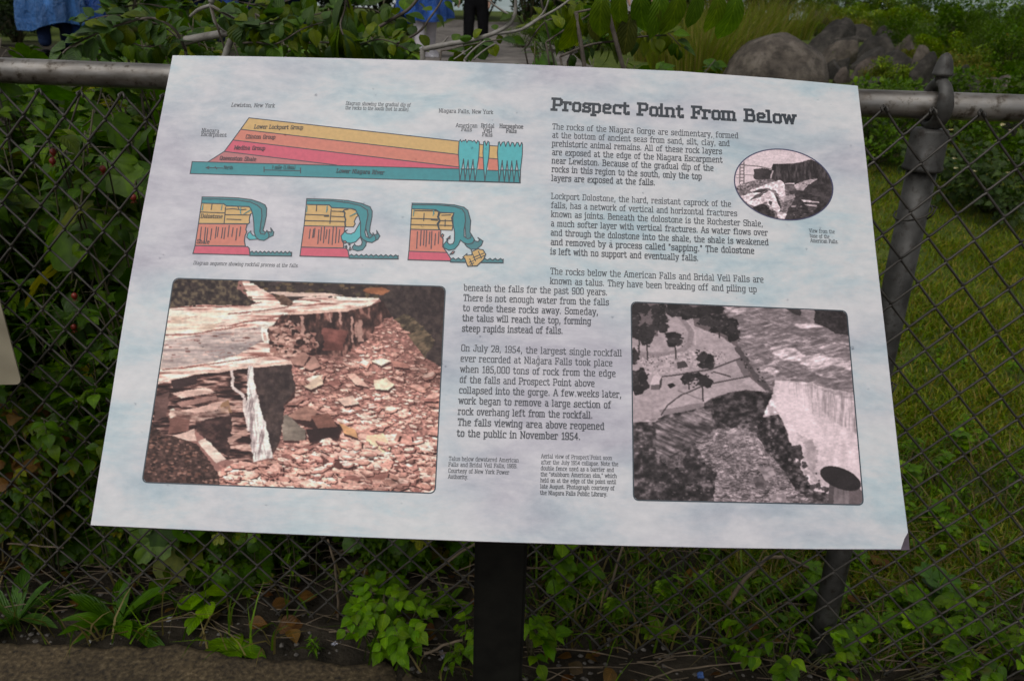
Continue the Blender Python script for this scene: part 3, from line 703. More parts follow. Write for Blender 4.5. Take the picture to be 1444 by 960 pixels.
    for q, c in (([(148, 506), (290, 483), (332, 500), (190, 530)], (206, 168, 160)), ([(165, 545), (330, 515), (335, 530), (190, 565)], (158, 116, 110)), ([(180, 580), (330, 545), (385, 530), (330, 575), (250, 590)], (196, 156, 148)), ([(140, 605), (225, 590), (222, 660), (138, 672)], (122, 82, 76)),
                 ([(150, 685), (245, 652), (252, 700), (200, 700)], (212, 176, 168)), ([(145, 575), (160, 570), (170, 600), (145, 610)], (220, 190, 180)), ([(255, 702), (290, 690), (372, 776), (332, 792)], (208, 184, 176)), ([(380, 690), (470, 640), (470, 660), (390, 715)], (170, 130, 122)), ([(80, 520), (140, 500), (130, 600), (80, 620)], (96, 70, 68)), ([(350, 555), (385, 530), (400, 585), (350, 590)], (150, 112, 84))):
        p.poly(q, c, 2, p.str, .15)
    p.poly([(150, 455), (250, 430), (255, 470), (155, 490)], (58, 44, 46), 2)
    p.tone([(145, 575), (260, 590), (390, 560), (385, 600), (250, 620), (140, 600)], [(-.4, (90, 62, 58)), (.1, (176, 138, 130)), (.4, (214, 180, 170))], 18, 5, 63, 3, a=.7)
    # waterfall
    p.line([(396, 412), (402, 450), (398, 480), (425, 500), (445, 520), (450, 580), (470, 660)], (206, 190, 192), 13, 1.8)
    p.poly([(460, 394), (480, 394), (492, 460), (512, 560), (545, 660), (562, 770), (484, 790), (470, 660), (452, 570), (462, 500)], (228, 220, 224), 2.2, p.fine, .12)
    p.tone([(460, 394), (480, 394), (492, 460), (512, 560), (545, 660), (562, 770), (484, 790), (470, 660), (452, 570), (462, 500)], [(-.45, (138, 120, 126)), (-.1, (206, 194, 199)), (.2, (236, 230, 233))], 5, 40, 64, 2, .2)
    for q in ([(470, 470), (490, 600), (500, 700)], [(478, 600), (494, 780)], [(500, 590), (520, 760)], [(470, 520), (475, 640)], [(515, 640), (535, 760)]):
        p.line(q, (132, 112, 120), 5, 1.5, .45)
    # brush in the corner
    p.poly([(60, 640), (140, 680), (255, 712), (310, 790), (350, 850), (342, 900), (20, 890)], (74, 55, 52), 3, p.fine, .5)
    p.speck([(60, 640), (140, 690), (250, 715), (340, 860), (340, 890), (40, 880)], 260, [(126, 88, 78), (50, 38, 38), (104, 70, 62), (150, 110, 100)], 3, 10, .6)
    p.rocks([(640, 700), (1240, 700), (1235, 915), (340, 890), (420, 800), (560, 770)], 260, 8, 24, 200, 900, L, M, K)
    LOW = vnoise(p.w, p.h, 90, 50, 77, 2)[..., None]; inR = np.zeros((p.h, p.w, 1)); sl_, ins_ = p.mask(R, 2); inR[sl_] = ins_[..., None]; p.im *= 1 + .30 * LOW * inR
    p.crags([(80, 470), (640, 380), (655, 520), (600, 700), (560, 760), (330, 760), (60, 700)], .14, 20, 6, 41)
    p.crags(R, .10, 10, 7, 42); p.crags([(550, 240), (870, 160), (1040, 130), (940, 300), (560, 350)], .12, 12, 18, 43); p.crags([(110, 140), (1000, 100), (640, 190), (560, 340), (640, 390), (90, 480)], .10, 34, 5, 44)
    gr = p.im.mean(2, keepdims=True); p.im = (gr + (p.im - gr) * .72) * 1.04 + np.array([14, 9, 9]); p.contrast(1.2, 128); p.im *= np.array([1.0, .995, .955]); p.grain(4, 2); return p

def paint_aerial():
    p = Paint(1080, 960, .5, (112, 100, 102), 11); g = lambda v: (v * 1.02, v * .925, v * .945)
    # river
    p.poly([(400, 55), (1000, 80), (1000, 445), (900, 422), (840, 398), (760, 388), (640, 378), (600, 410), (540, 330), (480, 240), (480, 150)], g(136), 2, p.str, .22)
    RIV = [(400, 55), (1000, 80), (1000, 445), (900, 422), (840, 398), (760, 388), (640, 378), (600, 410), (540, 330), (480, 240), (480, 150)]
    p.tone(RIV, [(-.5, g(104)), (-.1, g(128)), (.2, g(142)), (.38, g(160)), (.5, g(205))], 20, 4, 71, 2, 4)
    for i in range(330):
        x, y = p.r.uniform(440, 970), p.r.uniform(80, 420); l = p.r.uniform(10, 45)
        p.line([(x, y), (x + l, y + l * .22)], g(p.r.choice([168, 108, 190, 118])), p.r.uniform(2, 5), 1.6, .6)
    for q in ([(615, 245), (660, 240), (725, 242), (770, 270), (740, 300), (660, 280), (620, 265)], [(730, 295), (830, 268), (900, 285), (965, 292), (965, 335), (880, 312), (800, 330)], [(575, 325), (600, 318), (660, 345), (640, 372), (600, 340)], [(705, 140), (790, 135), (850, 150), (760, 160)], [(580, 215), (620, 220), (600, 235)], [(530, 180), (560, 170), (560, 185)], [(800, 330), (860, 360), (820, 352)], [(420, 66), (520, 75), (470, 90)]):
        p.tone(q, [(-.45, g(150)), (-.1, g(205)), (.3, g(232))], 18, 5, 72, 7, 4, soft=3)
    p.poly([(680, 70), (748, 75), (742, 105), (720, 100)], g(70), 2); p.poly([(742, 75), (810, 80), (808, 135), (745, 100)], g(150), 2, a=.7)
    p.poly([(805, 80), (950, 85), (955, 190), (890, 180), (850, 152), (808, 135)], g(62), 3, p.fine, .2)
    # park
    p.poly([(20, 200), (140, 190), (180, 50), (270, 60), (300, 150), (400, 185), (470, 232), (495, 290), (535, 375), (610, 432), (510, 420), (440, 432), (370, 452), (338, 472), (335, 492), (165, 527), (130, 552), (20, 556)], g(170), 1.5, p.mid, .08)
    p.line([(190, 50), (250, 120), (285, 170), (275, 225), (240, 255), (180, 272), (90, 272), (30, 255)], g(146), 26, 1.5)
    p.line([(210, 60), (265, 125), (300, 170), (300, 230)], g(186), 6, 1)
    p.poly([(60, 290), (200, 270), (330, 240), (420, 270), (380, 320), (200, 345), (90, 350)], g(178), 3, p.fine, .12)
    p.speck([(60, 280), (200, 265), (420, 250), (440, 300), (300, 330), (80, 345)], 220, [g(90), g(120), g(205)], 2, 4, 1)
    p.poly([(165, 430), (330, 400), (300, 470), (170, 520)], g(184), 2, a=.6); p.poly([(470, 290), (495, 285), (530, 360), (505, 365)], g(120), 1.5); p.poly([(530, 365), (600, 425), (560, 420), (500, 385)], g(184), 1.5)
    p.poly([(150, 505), (335, 470), (335, 494), (165, 527)], g(140), 2); p.line([(225, 420), (330, 460)], g(140), 5, 1)
    for q in ([(160, 362), (240, 352), (370, 330), (495, 283)], [(155, 525), (185, 482), (240, 440), (330, 402), (400, 385), (530, 360)], [(375, 340), (450, 362)], [(140, 540), (250, 520), (335, 494)]):
        p.line(q, g(82), 6, .8)
    p.line([(470, 235), (510, 290), (545, 350), (590, 395), (622, 432)], g(92), 22, 3); p.speck([(460, 220), (500, 240), (620, 400), (610, 430), (520, 340)], 90, [g(60), g(140)], 3, 7, .8)
    def tree(x, y, rx, ry, tr=0):
        if tr: p.line([(x, y), (x + 4, y + ry + tr)], g(66), 6, .8)
        for i in range(9):
            p.blob(x + p.r.uniform(-.6, .6) * rx, y + p.r.uniform(-.6, .6) * ry, rx * .5, ry * .45, g(p.r.choice([50, 58, 66])), 9, .35, 2)
        p.speck([(x - rx, y - ry), (x + rx, y - ry), (x + rx, y + ry), (x - rx, y + ry)], 16, [g(92), g(44)], 3, 7)
    for a in ((65, 85, 45, 45, 0), (60, 150, 45, 60, 60), (140, 90, 42, 40, 0), (95, 190, 40, 45, 60), (150, 140, 40, 45, 0), (230, 85, 60, 35, 0), (300, 100, 60, 40, 0), (370, 105, 60, 45, 0), (430, 140, 50, 50, 0), (460, 180, 30, 40, 0), (400, 150, 40, 30, 20), (215, 205, 42, 32, 50), (345, 285, 46, 44, 0), (42, 275, 20, 35, 0), (60, 385, 42, 55, 0), (270, 368, 30, 28, 20), (330, 375, 42, 32, 60)): tree(*a)
    p.poly([(110, 398), (118, 365), (140, 345), (158, 365), (148, 415), (112, 415)], g(205), .8); p.poly([(112, 398), (148, 395), (148, 418), (112, 416)], g(110), .8); p.poly([(148, 380), (160, 360), (158, 405), (148, 418)], g(80), .8)
    p.poly([(182, 396), (205, 388), (218, 400), (195, 412)], g(48), .8); p.poly([(220, 300), (255, 295), (270, 320), (225, 328)], g(82), 1)
    p.poly([(335, 455), (360, 450), (372, 465), (345, 472)], g(190), 1)
    # cliffs
    p.poly([(20, 556), (130, 552), (165, 527), (335, 492), (345, 470), (372, 452), (440, 430), (510, 418), (625, 432), (605, 500), (590, 530), (640, 515), (690, 590), (705, 650), (860, 850), (860, 960), (20, 960)], g(92), 2.5, p.mid, .25)
    p.poly([(130, 560), (335, 494), (372, 530), (380, 600), (300, 640), (150, 720), (132, 680)], g(104), 2.5, p.str, .3)
    for i in range(30):
        y = 520 + i * 6.5; x = 140 + p.r.uniform(0, 60); l = p.r.uniform(40, 170)
        p.line([(x, y + 60), (x + l, y + 60 - l * .42)], g(p.r.choice([150, 66, 170, 130, 72])), p.r.uniform(2, 6), 1.5, .8)
    p.poly([(150, 560), (230, 540), (240, 570), (160, 600)], g(70), 4, p.fine, .2); p.poly([(40, 560), (130, 562), (130, 690), (60, 690)], g(112), 3, p.str, .2)
    p.tone([(20, 556), (130, 552), (165, 527), (335, 492), (345, 470), (440, 430), (625, 432), (605, 500), (640, 515), (690, 590), (705, 650), (860, 850), (860, 960), (20, 960)], [(-.5, g(54)), (-.1, g(76)), (.15, g(96)), (.45, g(138))], 9, 7, 73, 3)
    p.tone([(130, 560), (335, 494), (372, 530), (380, 600), (300, 640), (150, 720), (132, 680)], [(-.5, g(70)), (-.1, g(94)), (.15, g(118)), (.45, g(156))], 34, 5, 74, 3, -2.4, soft=2)
    p.poly([(370, 455), (510, 420), (622, 434), (606, 495), (560, 540), (440, 575), (385, 540)], g(66), 3, p.mid, .3)
    p.tone([(370, 455), (510, 420), (622, 434), (606, 495), (590, 540), (440, 575), (385, 540)], [(-.5, g(42)), (0, g(64)), (.4, g(104))], 12, 9, 75, 3)
    R = [(300, 640), (380, 590), (440, 575), (560, 600), (600, 680), (690, 760), (780, 890), (380, 900), (390, 760), (330, 700)]
    p.poly(R, g(136), 3, p.fine, .4)
    p.rocks(R, 900, 4, 9, 560, 900, [g(158), g(176), g(145)], [g(126), g(112)], [g(82), g(94)])
    p.rocks(R, 70, 7, 16, 560, 900, [g(150), g(165)], [g(110)], [g(62)])
    p.poly([(430, 590), (470, 575), (505, 610), (470, 640), (440, 650)], g(165), 2, p.fine, .2); p.poly([(545, 790), (590, 775), (615, 810), (590, 840), (555, 830)], g(98), 2); p.poly([(560, 750), (620, 738), (640, 770), (600, 800)], g(150), 2); p.poly([(610, 860), (680, 850), (690, 890), (620, 885)], g(165), 2)
    p.poly([(560, 560), (640, 515), (690, 590), (705, 650), (800, 850), (740, 830), (660, 740), (590, 640)], g(72), 3, p.fine, .35)
    p.tone([(560, 560), (640, 515), (690, 590), (705, 650), (800, 850), (740, 860), (660, 740), (590, 640)], [(-.5, g(40)), (0, g(66)), (.3, g(96)), (.5, g(130))], 9, 7, 76, 4)
    p.speck([(560, 560), (640, 515), (690, 590), (800, 850), (740, 860), (640, 740)], 60, [g(104), g(52), g(120)], 3, 9, .7)
    p.poly([(20, 690), (140, 690), (190, 750), (300, 700), (390, 770), (380, 900), (20, 900)], g(62), 4, p.mid, .25); p.poly([(205, 840), (240, 820), (265, 900), (210, 900)], g(120), 4)
    p.tone([(20, 690), (140, 690), (190, 750), (300, 700), (390, 770), (380, 900), (20, 900)], [(-.5, g(44)), (0, g(62)), (.3, g(80)), (.5, g(118))], 12, 10, 78, 5)
    p.speck([(150, 700), (390, 700), (390, 890), (150, 890)], 60, [g(96), g(50), g(110)], 3, 8, .7)
    # falls
    F = [(640, 380), (760, 386), (840, 402), (980, 440), (1040, 900), (960, 780), (862, 856), (800, 840), (760, 775), (722, 705), (704, 640), (690, 590), (650, 520), (588, 532), (612, 470), (628, 430)]
    p.poly(F, g(214), 2.5, p.mid, .04)
    p.tone(F, [(-.5, g(196)), (0, g(216)), (.4, g(232))], 16, 50, 79, 3, soft=2)
    p.tone([(740, 384), (840, 402), (980, 440), (985, 600), (900, 560), (800, 470)], [(-.45, g(150)), (-.1, g(186)), (.3, g(214))], 4, 40, 80, 5, soft=6)
    p.tone([(690, 590), (760, 560), (860, 700), (862, 850), (800, 835), (722, 705)], [(-.4, g(160)), (0, g(200)), (.4, g(228))], 22, 22, 82, 6, soft=8, a=.8)
    for i in range(46):
        x = p.r.uniform(690, 985); y = 385 + max(0, x - 760) * .24; l = p.r.uniform(30, 170)
        p.line([(x, y), (x + l * .06, y + l)], g(p.r.choice([150, 172, 190, 226])), p.r.uniform(2, 5), 1.2, .3)
    p.poly([(760, 390), (840, 402), (980, 440), (985, 470), (850, 425)], g(160), 3, p.fine, .2, a=.6)
    p.poly([(630, 420), (720, 440), (800, 520), (860, 640), (800, 640), (700, 580), (650, 520)], g(226), 6, a=.8)
    p.poly([(700, 655), (745, 645), (755, 690), (745, 715), (712, 700)], g(78), 2, p.fine, .3); p.poly([(755, 645), (790, 625), (820, 700), (800, 780), (775, 700)], g(150), 7, p.mid, .3, a=.5)
    p.speck([(720, 700), (760, 690), (860, 840), (800, 850)], 40, [g(70), g(90)], 4, 14, .9)
    # coin viewer in the foreground
    p.tone([(868, 795), (945, 800), (962, 960), (858, 960)], [(-.4, g(100)), (.4, g(132))], 8, 50, 83, 1); p.poly([(868, 795), (890, 797), (880, 960), (858, 960)], g(92), 1)
    E = []
    for i in range(28):
        q = 6.283 * i / 28; u, v = 92 * math.cos(q), 44 * math.sin(q); E.append((915 + u * .93 - v * .30, 792 + u * .36 + v * .93))
    p.poly(E, g(58), .6, p.mid, .1)
    p.crags([(20, 560), (340, 490), (620, 435), (700, 640), (860, 850), (860, 960), (20, 960)], .26, 12, 8, 45); p.crags([(400, 55), (1000, 80), (1000, 440), (640, 378), (480, 200)], .14, 14, 5, 46)
    p.contrast(1.15, 114); p.grain(4, 2); return p

def paint_oval():
    p = Paint(1088, 960, .36, (150, 136, 138), 21); g = lambda v: (v * 1.02, v * .93, v * .95)
    p.poly([(60, 40), (1000, 40), (1000, 420), (60, 420)], g(214), 1, p.mid, .02)
    p.poly([(275, 245), (350, 235), (430, 255), (445, 200), (640, 192), (700, 185), (800, 160), (1000, 260), (1010, 720), (520, 730), (540, 560), (300, 345), (275, 330)], g(72), 3, p.mid, .3)
    p.poly([(640, 195), (700, 190), (720, 330), (640, 360)], g(88), 3, p.str, .3); p.line([(660, 200), (640, 330)], g(112), 8, 2); p.line([(735, 200), (725, 320)], g(104), 6, 2)
    p.poly([(445, 330), (470, 200), (490, 330)], g(60), 2); p.line([(440, 260), (425, 330)], g(180), 14, 2)
    for q in ([(150, 195), (145, 380)], [(185, 180), (185, 380)]): p.line(q, g(120), 10, .6)
    for y in (210, 240, 270, 300, 330, 360): p.line([(150, y), (185, y - 14)], g(110), 5, .6); p.line([(150, y - 14), (185, y)], g(120), 4, .6)
    p.line([(140, 205), (320, 222), (440, 250)], g(120), 9, .8); p.line([(110, 295), (280, 302)], g(130), 6, .8); p.line([(110, 318), (150, 330)], g(130), 5, .8)
    p.poly([(90, 410), (200, 370), (290, 345), (430, 335), (560, 400), (640, 520), (520, 720), (260, 700), (120, 480)], g(128), 3, p.fine, .3)
    p.speck([(110, 400), (280, 345), (420, 335), (300, 420), (140, 470)], 120, [g(180), g(90), g(70)], 4, 12, .6)
    p.speck([(260, 590), (520, 600), (560, 700), (300, 680)], 60, [g(60), g(80), g(110)], 6, 16, .6)
    p.poly([(260, 590), (370, 555), (420, 610), (470, 660), (440, 700), (300, 650)], g(62), 3, p.fine, .3)
    for q, c in (([(240, 440), (420, 370), (510, 345), (545, 365), (560, 480), (520, 510), (470, 440), (380, 415), (260, 460)], 222), ([(160, 490), (230, 470), (420, 440), (450, 460), (480, 520), (520, 600), (500, 640), (420, 600), (390, 540), (280, 580), (220, 560)], 220),
                 ([(230, 530), (290, 480), (420, 430), (330, 500)], 104), ([(240, 455), (330, 425), (420, 420), (340, 460)], 84), ([(550, 370), (640, 372), (640, 385), (560, 385)], 214), ([(555, 385), (660, 400), (660, 440), (590, 450), (550, 420)], 108),
                 ([(640, 390), (760, 340), (835, 318), (845, 340), (760, 390), (720, 440), (660, 440)], 176), ([(500, 500), (640, 470), (650, 500), (540, 545)], 180), ([(700, 520), (860, 540), (865, 552), (720, 540)], 212), ([(720, 560), (840, 572), (840, 584), (740, 575)], 170),
                 ([(490, 640), (520, 630), (575, 650), (550, 700), (490, 690)], 205), ([(410, 530), (440, 540), (430, 580), (412, 560)], 90), ([(470, 470), (500, 520), (530, 600), (515, 600), (480, 530)], 74), ([(610, 575), (660, 570), (650, 588), (615, 590)], 150), ([(700, 480), (790, 470), (860, 500), (730, 505)], 60)):
        p.poly(q, g(c), 2, p.fine, .1)
    p.speck([(640, 400), (830, 320), (840, 345), (720, 440)], 40, [g(90), g(215)], 4, 10, .7)
    p.speck([(600, 560), (860, 580), (800, 680), (600, 690)], 60, [g(96), g(50), g(120)], 5, 14, .5)
    p.crags([(90, 400), (560, 340), (1000, 300), (1000, 720), (300, 720)], .2, 10, 7, 47); p.tone([(445, 200), (640, 192), (800, 160), (1000, 260), (1010, 420), (840, 330), (640, 370), (560, 360), (445, 330)], [(-.5, g(48)), (0, g(68)), (.4, g(100))], 8, 30, 84, 3, a=.8); p.contrast(1.15, 126); p.grain(4); return p

def print_obj(name, p, org, scale, clip, z, parent, m):
    """the painted grid as a flat print on the panel; clip(x, y) in zoomed pixels keeps the print's own outline"""
    n, h = p.w, p.h
    V = np.empty((h * n, 3)); keep = np.zeros((h, n), bool)
    d0 = np.array(ray(org[0], org[1])); dx = np.array(ray(org[0] + 1, org[1])) - d0; dy = np.array(ray(org[0], org[1] + 1)) - d0
    zx = (p.xx + .5) / p.k; zy = (p.yy + .5) / p.k
    D = d0 + (zx / scale)[..., None] * dx + (zy / scale)[..., None] * dy
    nn = np.array(S_N); t = np.dot(np.array(S_C - CAM), nn) / (D @ nn)
    Q = np.array(CAM) + D * t[..., None] - np.array(S_C)
    V = np.stack([Q @ np.array(S_X), Q @ np.array(S_Y), np.full((h, n), z)], -1).reshape(-1, 3)
    keep = clip(zx, zy)
    k4 = keep[:-1, :-1] & keep[1:, :-1] & keep[:-1, 1:] & keep[1:, 1:]
    i = (np.arange(h)[:, None] * n + np.arange(n)[None])
    F = np.stack([i[:-1, :-1], i[1:, :-1], i[1:, 1:], i[:-1, 1:]], -1)[k4]
    used = np.unique(F); re = np.full(h * n, -1); re[used] = np.arange(len(used))
    c = p.im.reshape(-1, 3)[used] / 255
    c = np.where(c > .04045, ((c + .055) / 1.055) ** 2.4, c / 12.92)
    me = np_mesh(name, V[used], re[F], c, None, False)
    return new_obj(name, me, parent, [m])
def rounded_quad(q, r):
    """signed clip for a four-sided print with rounded corners (zoomed pixels)"""
    q = [np.array(a, float) for a in q]
    def clip(x, y):
        ins = np.ones(x.shape, bool); D = []
        for i in range(4):
            a, b = q[i], q[(i + 1) % 4]; e = (b - a) / np.hypot(*(b - a)); D.append((x - a[0]) * -e[1] + (y - a[1]) * e[0])
        if D[0].mean() < 0: D = [-d for d in D]
        for d in D: ins &= d > 0
        for i in range(4):
            d1, d2 = D[i - 1], D[i]
            ins &= ~((d1 < r) & (d2 < r) & ((r - d1) ** 2 + (r - d2) ** 2 > r * r))
        return ins
    return clip
def rounded_outline(q, r):
    o = []
    for i in range(4):
        p0, p1, p2 = Vector(q[i - 1]), Vector(q[i]), Vector(q[(i + 1) % 4])
        a = p1 + (p0 - p1).normalized() * r; b = p1 + (p2 - p1).normalized() * r
        for k in range(7):
            t = k / 6; o.append(tuple(a * (1 - t) ** 2 + p1 * 2 * t * (1 - t) + b * t * t))
    return o + [o[0]]
# ------------------------------------------------------------------ the information sign
def cr(org, sc):
    return lambda *q: [(org[0] + x / sc, org[1] + y / sc) for x, y in q]
def mprint(name):
    m, t, b = mat(name, rough=.45)
    ca = nd(t, 'VertexColor', layer_name='Col'); t.links.new(ca.outputs[0], b.inputs['Base Color'])
    b.inputs['Specular IOR Level'].default_value = .22
    return m
def mink(name, c):
    return noisy(name, [(.35, tuple(x * .93 for x in lin(c))), (.65, tuple(x * 1.05 for x in lin(c)))], 160, .42, bs=0, detail=4)
def m_sheet():
    m, t, b = mat('printed_sheet', rough=.38)
    n = tex_noise(t, 7.5, 9, 'Object', (1, 2.4, 1), .68, .25)
    n2 = tex_noise(t, 2.1, 3, 'Object', (1, 1.9, 1), .5, .3)
    n3 = tex_noise(t, 70, 5, 'Object', (1, 1.6, 1))
    base = ramp(t, n, [(.34, lin((170, 190, 199))), (.45, lin((193, 204, 209))), (.54, lin((209, 210, 212))), (.68, lin((219, 216, 217)))])
    lil = ramp(t, n, [(.32, lin((166, 161, 174))), (.46, lin((188, 184, 194))), (.62, lin((210, 206, 212)))])
    f = ramp(t, n2, [(.44, (0, 0, 0)), (.62, (1, 1, 1))])
    c = mixc(t, f, base, lil)
    c = mixc(t, 1, c, ramp(t, n3, [(.3, (.93, .94, .95)), (.7, (1.05, 1.05, 1.05))]), 'MULTIPLY')
    vo = nd(t, 'TexVoronoi', Scale=33); tc = nd(t, 'TexCoord'); t.links.new(tc.outputs['Object'], vo.inputs['Vector'])
    spk = ramp(t, vo.outputs['Distance'], [(.018, (.25, .24, .25)), (.035, (1, 1, 1))])
    gate = ramp(t, tex_noise(t, 9, 2), [(.67, (0, 0, 0)), (.69, (1, 1, 1))])
    c = mixc(t, gate, c, mixc(t, 1, c, spk, 'MULTIPLY'))
    t.links.new(c, b.inputs['Base Color'])
    bump(t, b, tex_noise(t, 240, 3), .06, .0006)
    return m
sign = empty('information_sign', (0, S_C.y, 0), 'tilted pale blue interpretive panel with diagrams and photographs on a black post', 'sign')
def onpanel(o):
    o.matrix_basis = Matrix.Translation((0, -S_C.y, 0)) @ S_M; return o
# panel body: a thin board with a chipped lower right corner
OUT = [(243, 78), (360, 79.5), (480, 82), (600, 85), (725, 90), (850, 95.5), (960, 100.4), (1090, 110), (1196, 119.6), (1210, 121),
       (1222, 225), (1235, 350), (1250, 480), (1262, 590), (1272, 680), (1281.5, 752), (1283, 775), (1271, 775.3), (1150, 774.2), (1020, 772.5), (880, 769.5), (680, 763.6), (500, 757), (300, 748.5), (127, 740.5),
       (140, 660), (155, 570), (168, 485), (182, 400), (200, 300), (221, 190)]
pts = [sp(*q) for q in OUT]
me = MB(); n = len(pts); TH = .007
me.add([(x, y, -TH) for x, y in pts] + [(x, y, -.0006) for x, y in pts], [tuple(range(n)), tuple(range(n, 2 * n))[::-1]] + [(i, i + n, (i + 1) % n + n, (i + 1) % n) for i in range(n)])
panel = onpanel(me.obj('panel', M_SUBST, sign))
def psub(o):
    o.matrix_parent_inverse = Matrix(); return o
sh = MB(); q = [sp(*p) for p in OUT[:15] + [(1281, 751), (1276, 760), (1271, 774.6)] + OUT[18:]]
cx_ = sum(a for a, b in q) / len(q); cy_ = sum(b for a, b in q) / len(q)
q = [(cx_ + (a - cx_) * .9988, cy_ + (b - cy_) * .9985) for a, b in q]; n = len(q)
sh.add([(x, y, -.0004) for x, y in q] + [(x, y, 0) for x, y in q], [tuple(range(n)), tuple(range(n, 2 * n))[::-1]] + [(i, i + n, (i + 1) % n + n, (i + 1) % n) for i in range(n)])
sheet = psub(sh.obj('printed_sheet', m_sheet(), panel))
for f in (panel, sheet):
    b_ = bmesh.new(); b_.from_mesh(f.data); bmesh.ops.recalc_face_normals(b_, faces=b_.faces); b_.to_mesh(f.data); b_.free()
INK = mink('dark_ink', (58, 62, 70)); INKB = mink('title_ink', (38, 46, 56)); INKL = mink('line_ink', (50, 62, 72)); INKP = mink('blue_line_ink', (62, 62, 96))
# --- writing
T1 = cr((760, 110), 3.008); T5 = cr((620, 370), 3.008); T6 = cr((620, 470), 4.0); D1 = cr((230, 70), 2.7245)
def block(name, C, rows, cap, wt=1.05, m=INK, slant=0, z=.00012):
    ink = Ink(z)
    for i, (txt, a, b) in enumerate(rows):
        a, b = C(a, b); ink.text(txt, a, b, cap + (i * .09 if len(rows) > 3 and cap > 7 else 0), wt, slant=slant)
    return psub(ink.mb.obj(name, m, panel))
block('title', T1, [('Prospect Point From Below', (57, 138), (1087, 197))], 18.0, 1.6, INKB)
block('paragraph', T1, [('The rocks of the Niagara Gorge are sedimentary, formed', (57, 219), (845, 258)), ('at the bottom of ancient seas from sand, silt, clay, and', (57, 255), (808, 291)), ('prehistoric animal remains. All of these rock layers', (56, 291), (776, 325)),
    ('are exposed at the edge of the Niagara Escarpment', (56, 328), (778, 361)), ('near Lewiston. Because of the gradual dip of the', (55, 364), (740, 396)), ('rocks in this region to the south, only the top', (55, 400), (690, 432)), ('layers are exposed at the falls.', (54, 438), (492, 457))], 8.9)
block('paragraph', T1, [('Lockport Dolostone, the hard, resistant caprock of the', (53, 514), (815, 548)), ('falls, has a network of vertical and horizontal fractures', (52, 552), (840, 588)), ('known as joints. Beneath the dolostone is the Rochester Shale,', (52, 590), (950, 632)),
    ('a much softer layer with vertical fractures. As water flows over', (51, 630), (970, 670)), ('and through the dolostone into the shale, the shale is weakened', (50, 669), (973, 711)), ('and removed by a process called "sapping." The dolostone', (50, 709), (913, 747)), ('is left with no support and eventually falls.', (49, 749), (676, 777))], 9.1)
block('paragraph', T5, [('The rocks below the American Falls and Bridal Veil Falls are', (470, 51), (1374, 87)), ('known as talus. They have been breaking off and piling up', (469, 92), (1345, 128)), ('beneath the falls for the past 900 years.', (103, 121), (711, 140)), ('There is not enough water from the falls', (101, 164), (717, 183)),
    ('to erode these rocks away. Someday,', (99, 207), (672, 224)), ('the talus will reach the top, forming', (97, 250), (641, 264)), ('steep rapids instead of falls.', (95, 294), (522, 304))], 9.8)
block('paragraph', T6, [('On July 28, 1954, the largest single rockfall', (121, 101), (1027, 131)), ('ever recorded at Niagara Falls took place', (118, 160), (974, 187)), ('when 185,000 tons of rock from the edge', (116, 220), (992, 246)), ('of the falls and Prospect Point above', (113, 279), (873, 302)),
    ('collapsed into the gorge. A few weeks later,', (110, 339), (1025, 364)), ('work began to remove a large section of', (107, 398), (965, 423)), ('rock overhang left from the rockfall.', (105, 459), (862, 481)), ('The falls viewing area above reopened', (102, 520), (927, 544)), ('to the public in November 1954.', (98, 582), (793, 602))], 10.2)
block('caption', T6, [('Talus below dewatered American', (52, 717), (445, 727)), ('Falls and Bridal Veil Falls, 1969.', (50, 750), (438, 760)), ('Courtesy of New York Power', (49, 785), (391, 795)), ('Authority.', (48, 818), (160, 822))], 6.4, 1.1)
block('caption', T6, [('Aerial view of Prospect Point soon', (573, 703), (972, 714)), ('after the July 1954 collapse. Note the', (572, 737), (1007, 748)), ('double fence used as a barrier and', (571, 771), (982, 781)), ('the "stubborn American elm," which', (570, 805), (998, 815)),
    ('held on at the edge of the point until', (569, 839), (995, 849)), ('late August. Photograph courtesy of', (568, 873), (985, 884)), ('the Niagara Falls Public Library.', (567, 909), (945, 919))], 6.4, 1.1)
block('caption', T1, [('View from the', (1147, 656), (1255, 661)), ('base of the', (1150, 677), (1232, 682)), ('American Falls.', (1152, 698), (1270, 703))], 5.8, 1.1)
block('caption', D1, [('Lewiston, New York', (262, 221), (428, 224))], 6.0, 1.1, slant=.12)
block('caption', D1, [('Diagram showing the gradual dip of', (702, 214), (950, 221)), ('the rocks to the south (not to scale).', (700, 231), (945, 238))], 5.6, 1.1, slant=.12)
block('caption', D1, [('Niagara Falls, New York', (1060, 243), (1268, 249))], 6.0, 1.1)
block('caption', D1, [('Niagara', (148, 318), (214, 321)), ('Escarpment', (146, 333), (243, 337))], 6.0, 1.1)
block('caption', D1, [('American', (1125, 299), (1207, 301)), ('Falls', (1146, 314), (1185, 316)), ('Bridal', (1222, 300), (1272, 302)), ('Veil', (1230, 318), (1263, 319)), ('Falls', (1226, 334), (1264, 336)), ('Horseshoe', (1293, 302), (1383, 305)), ('Falls', (1318, 320), (1357, 322))], 6.0, 1.1)
block('caption', cr((250, 260), 3.008), [('Diagram sequence showing rockfall process at the falls.', (68, 341), (513, 353))], 5.6, 1.1, slant=.12)
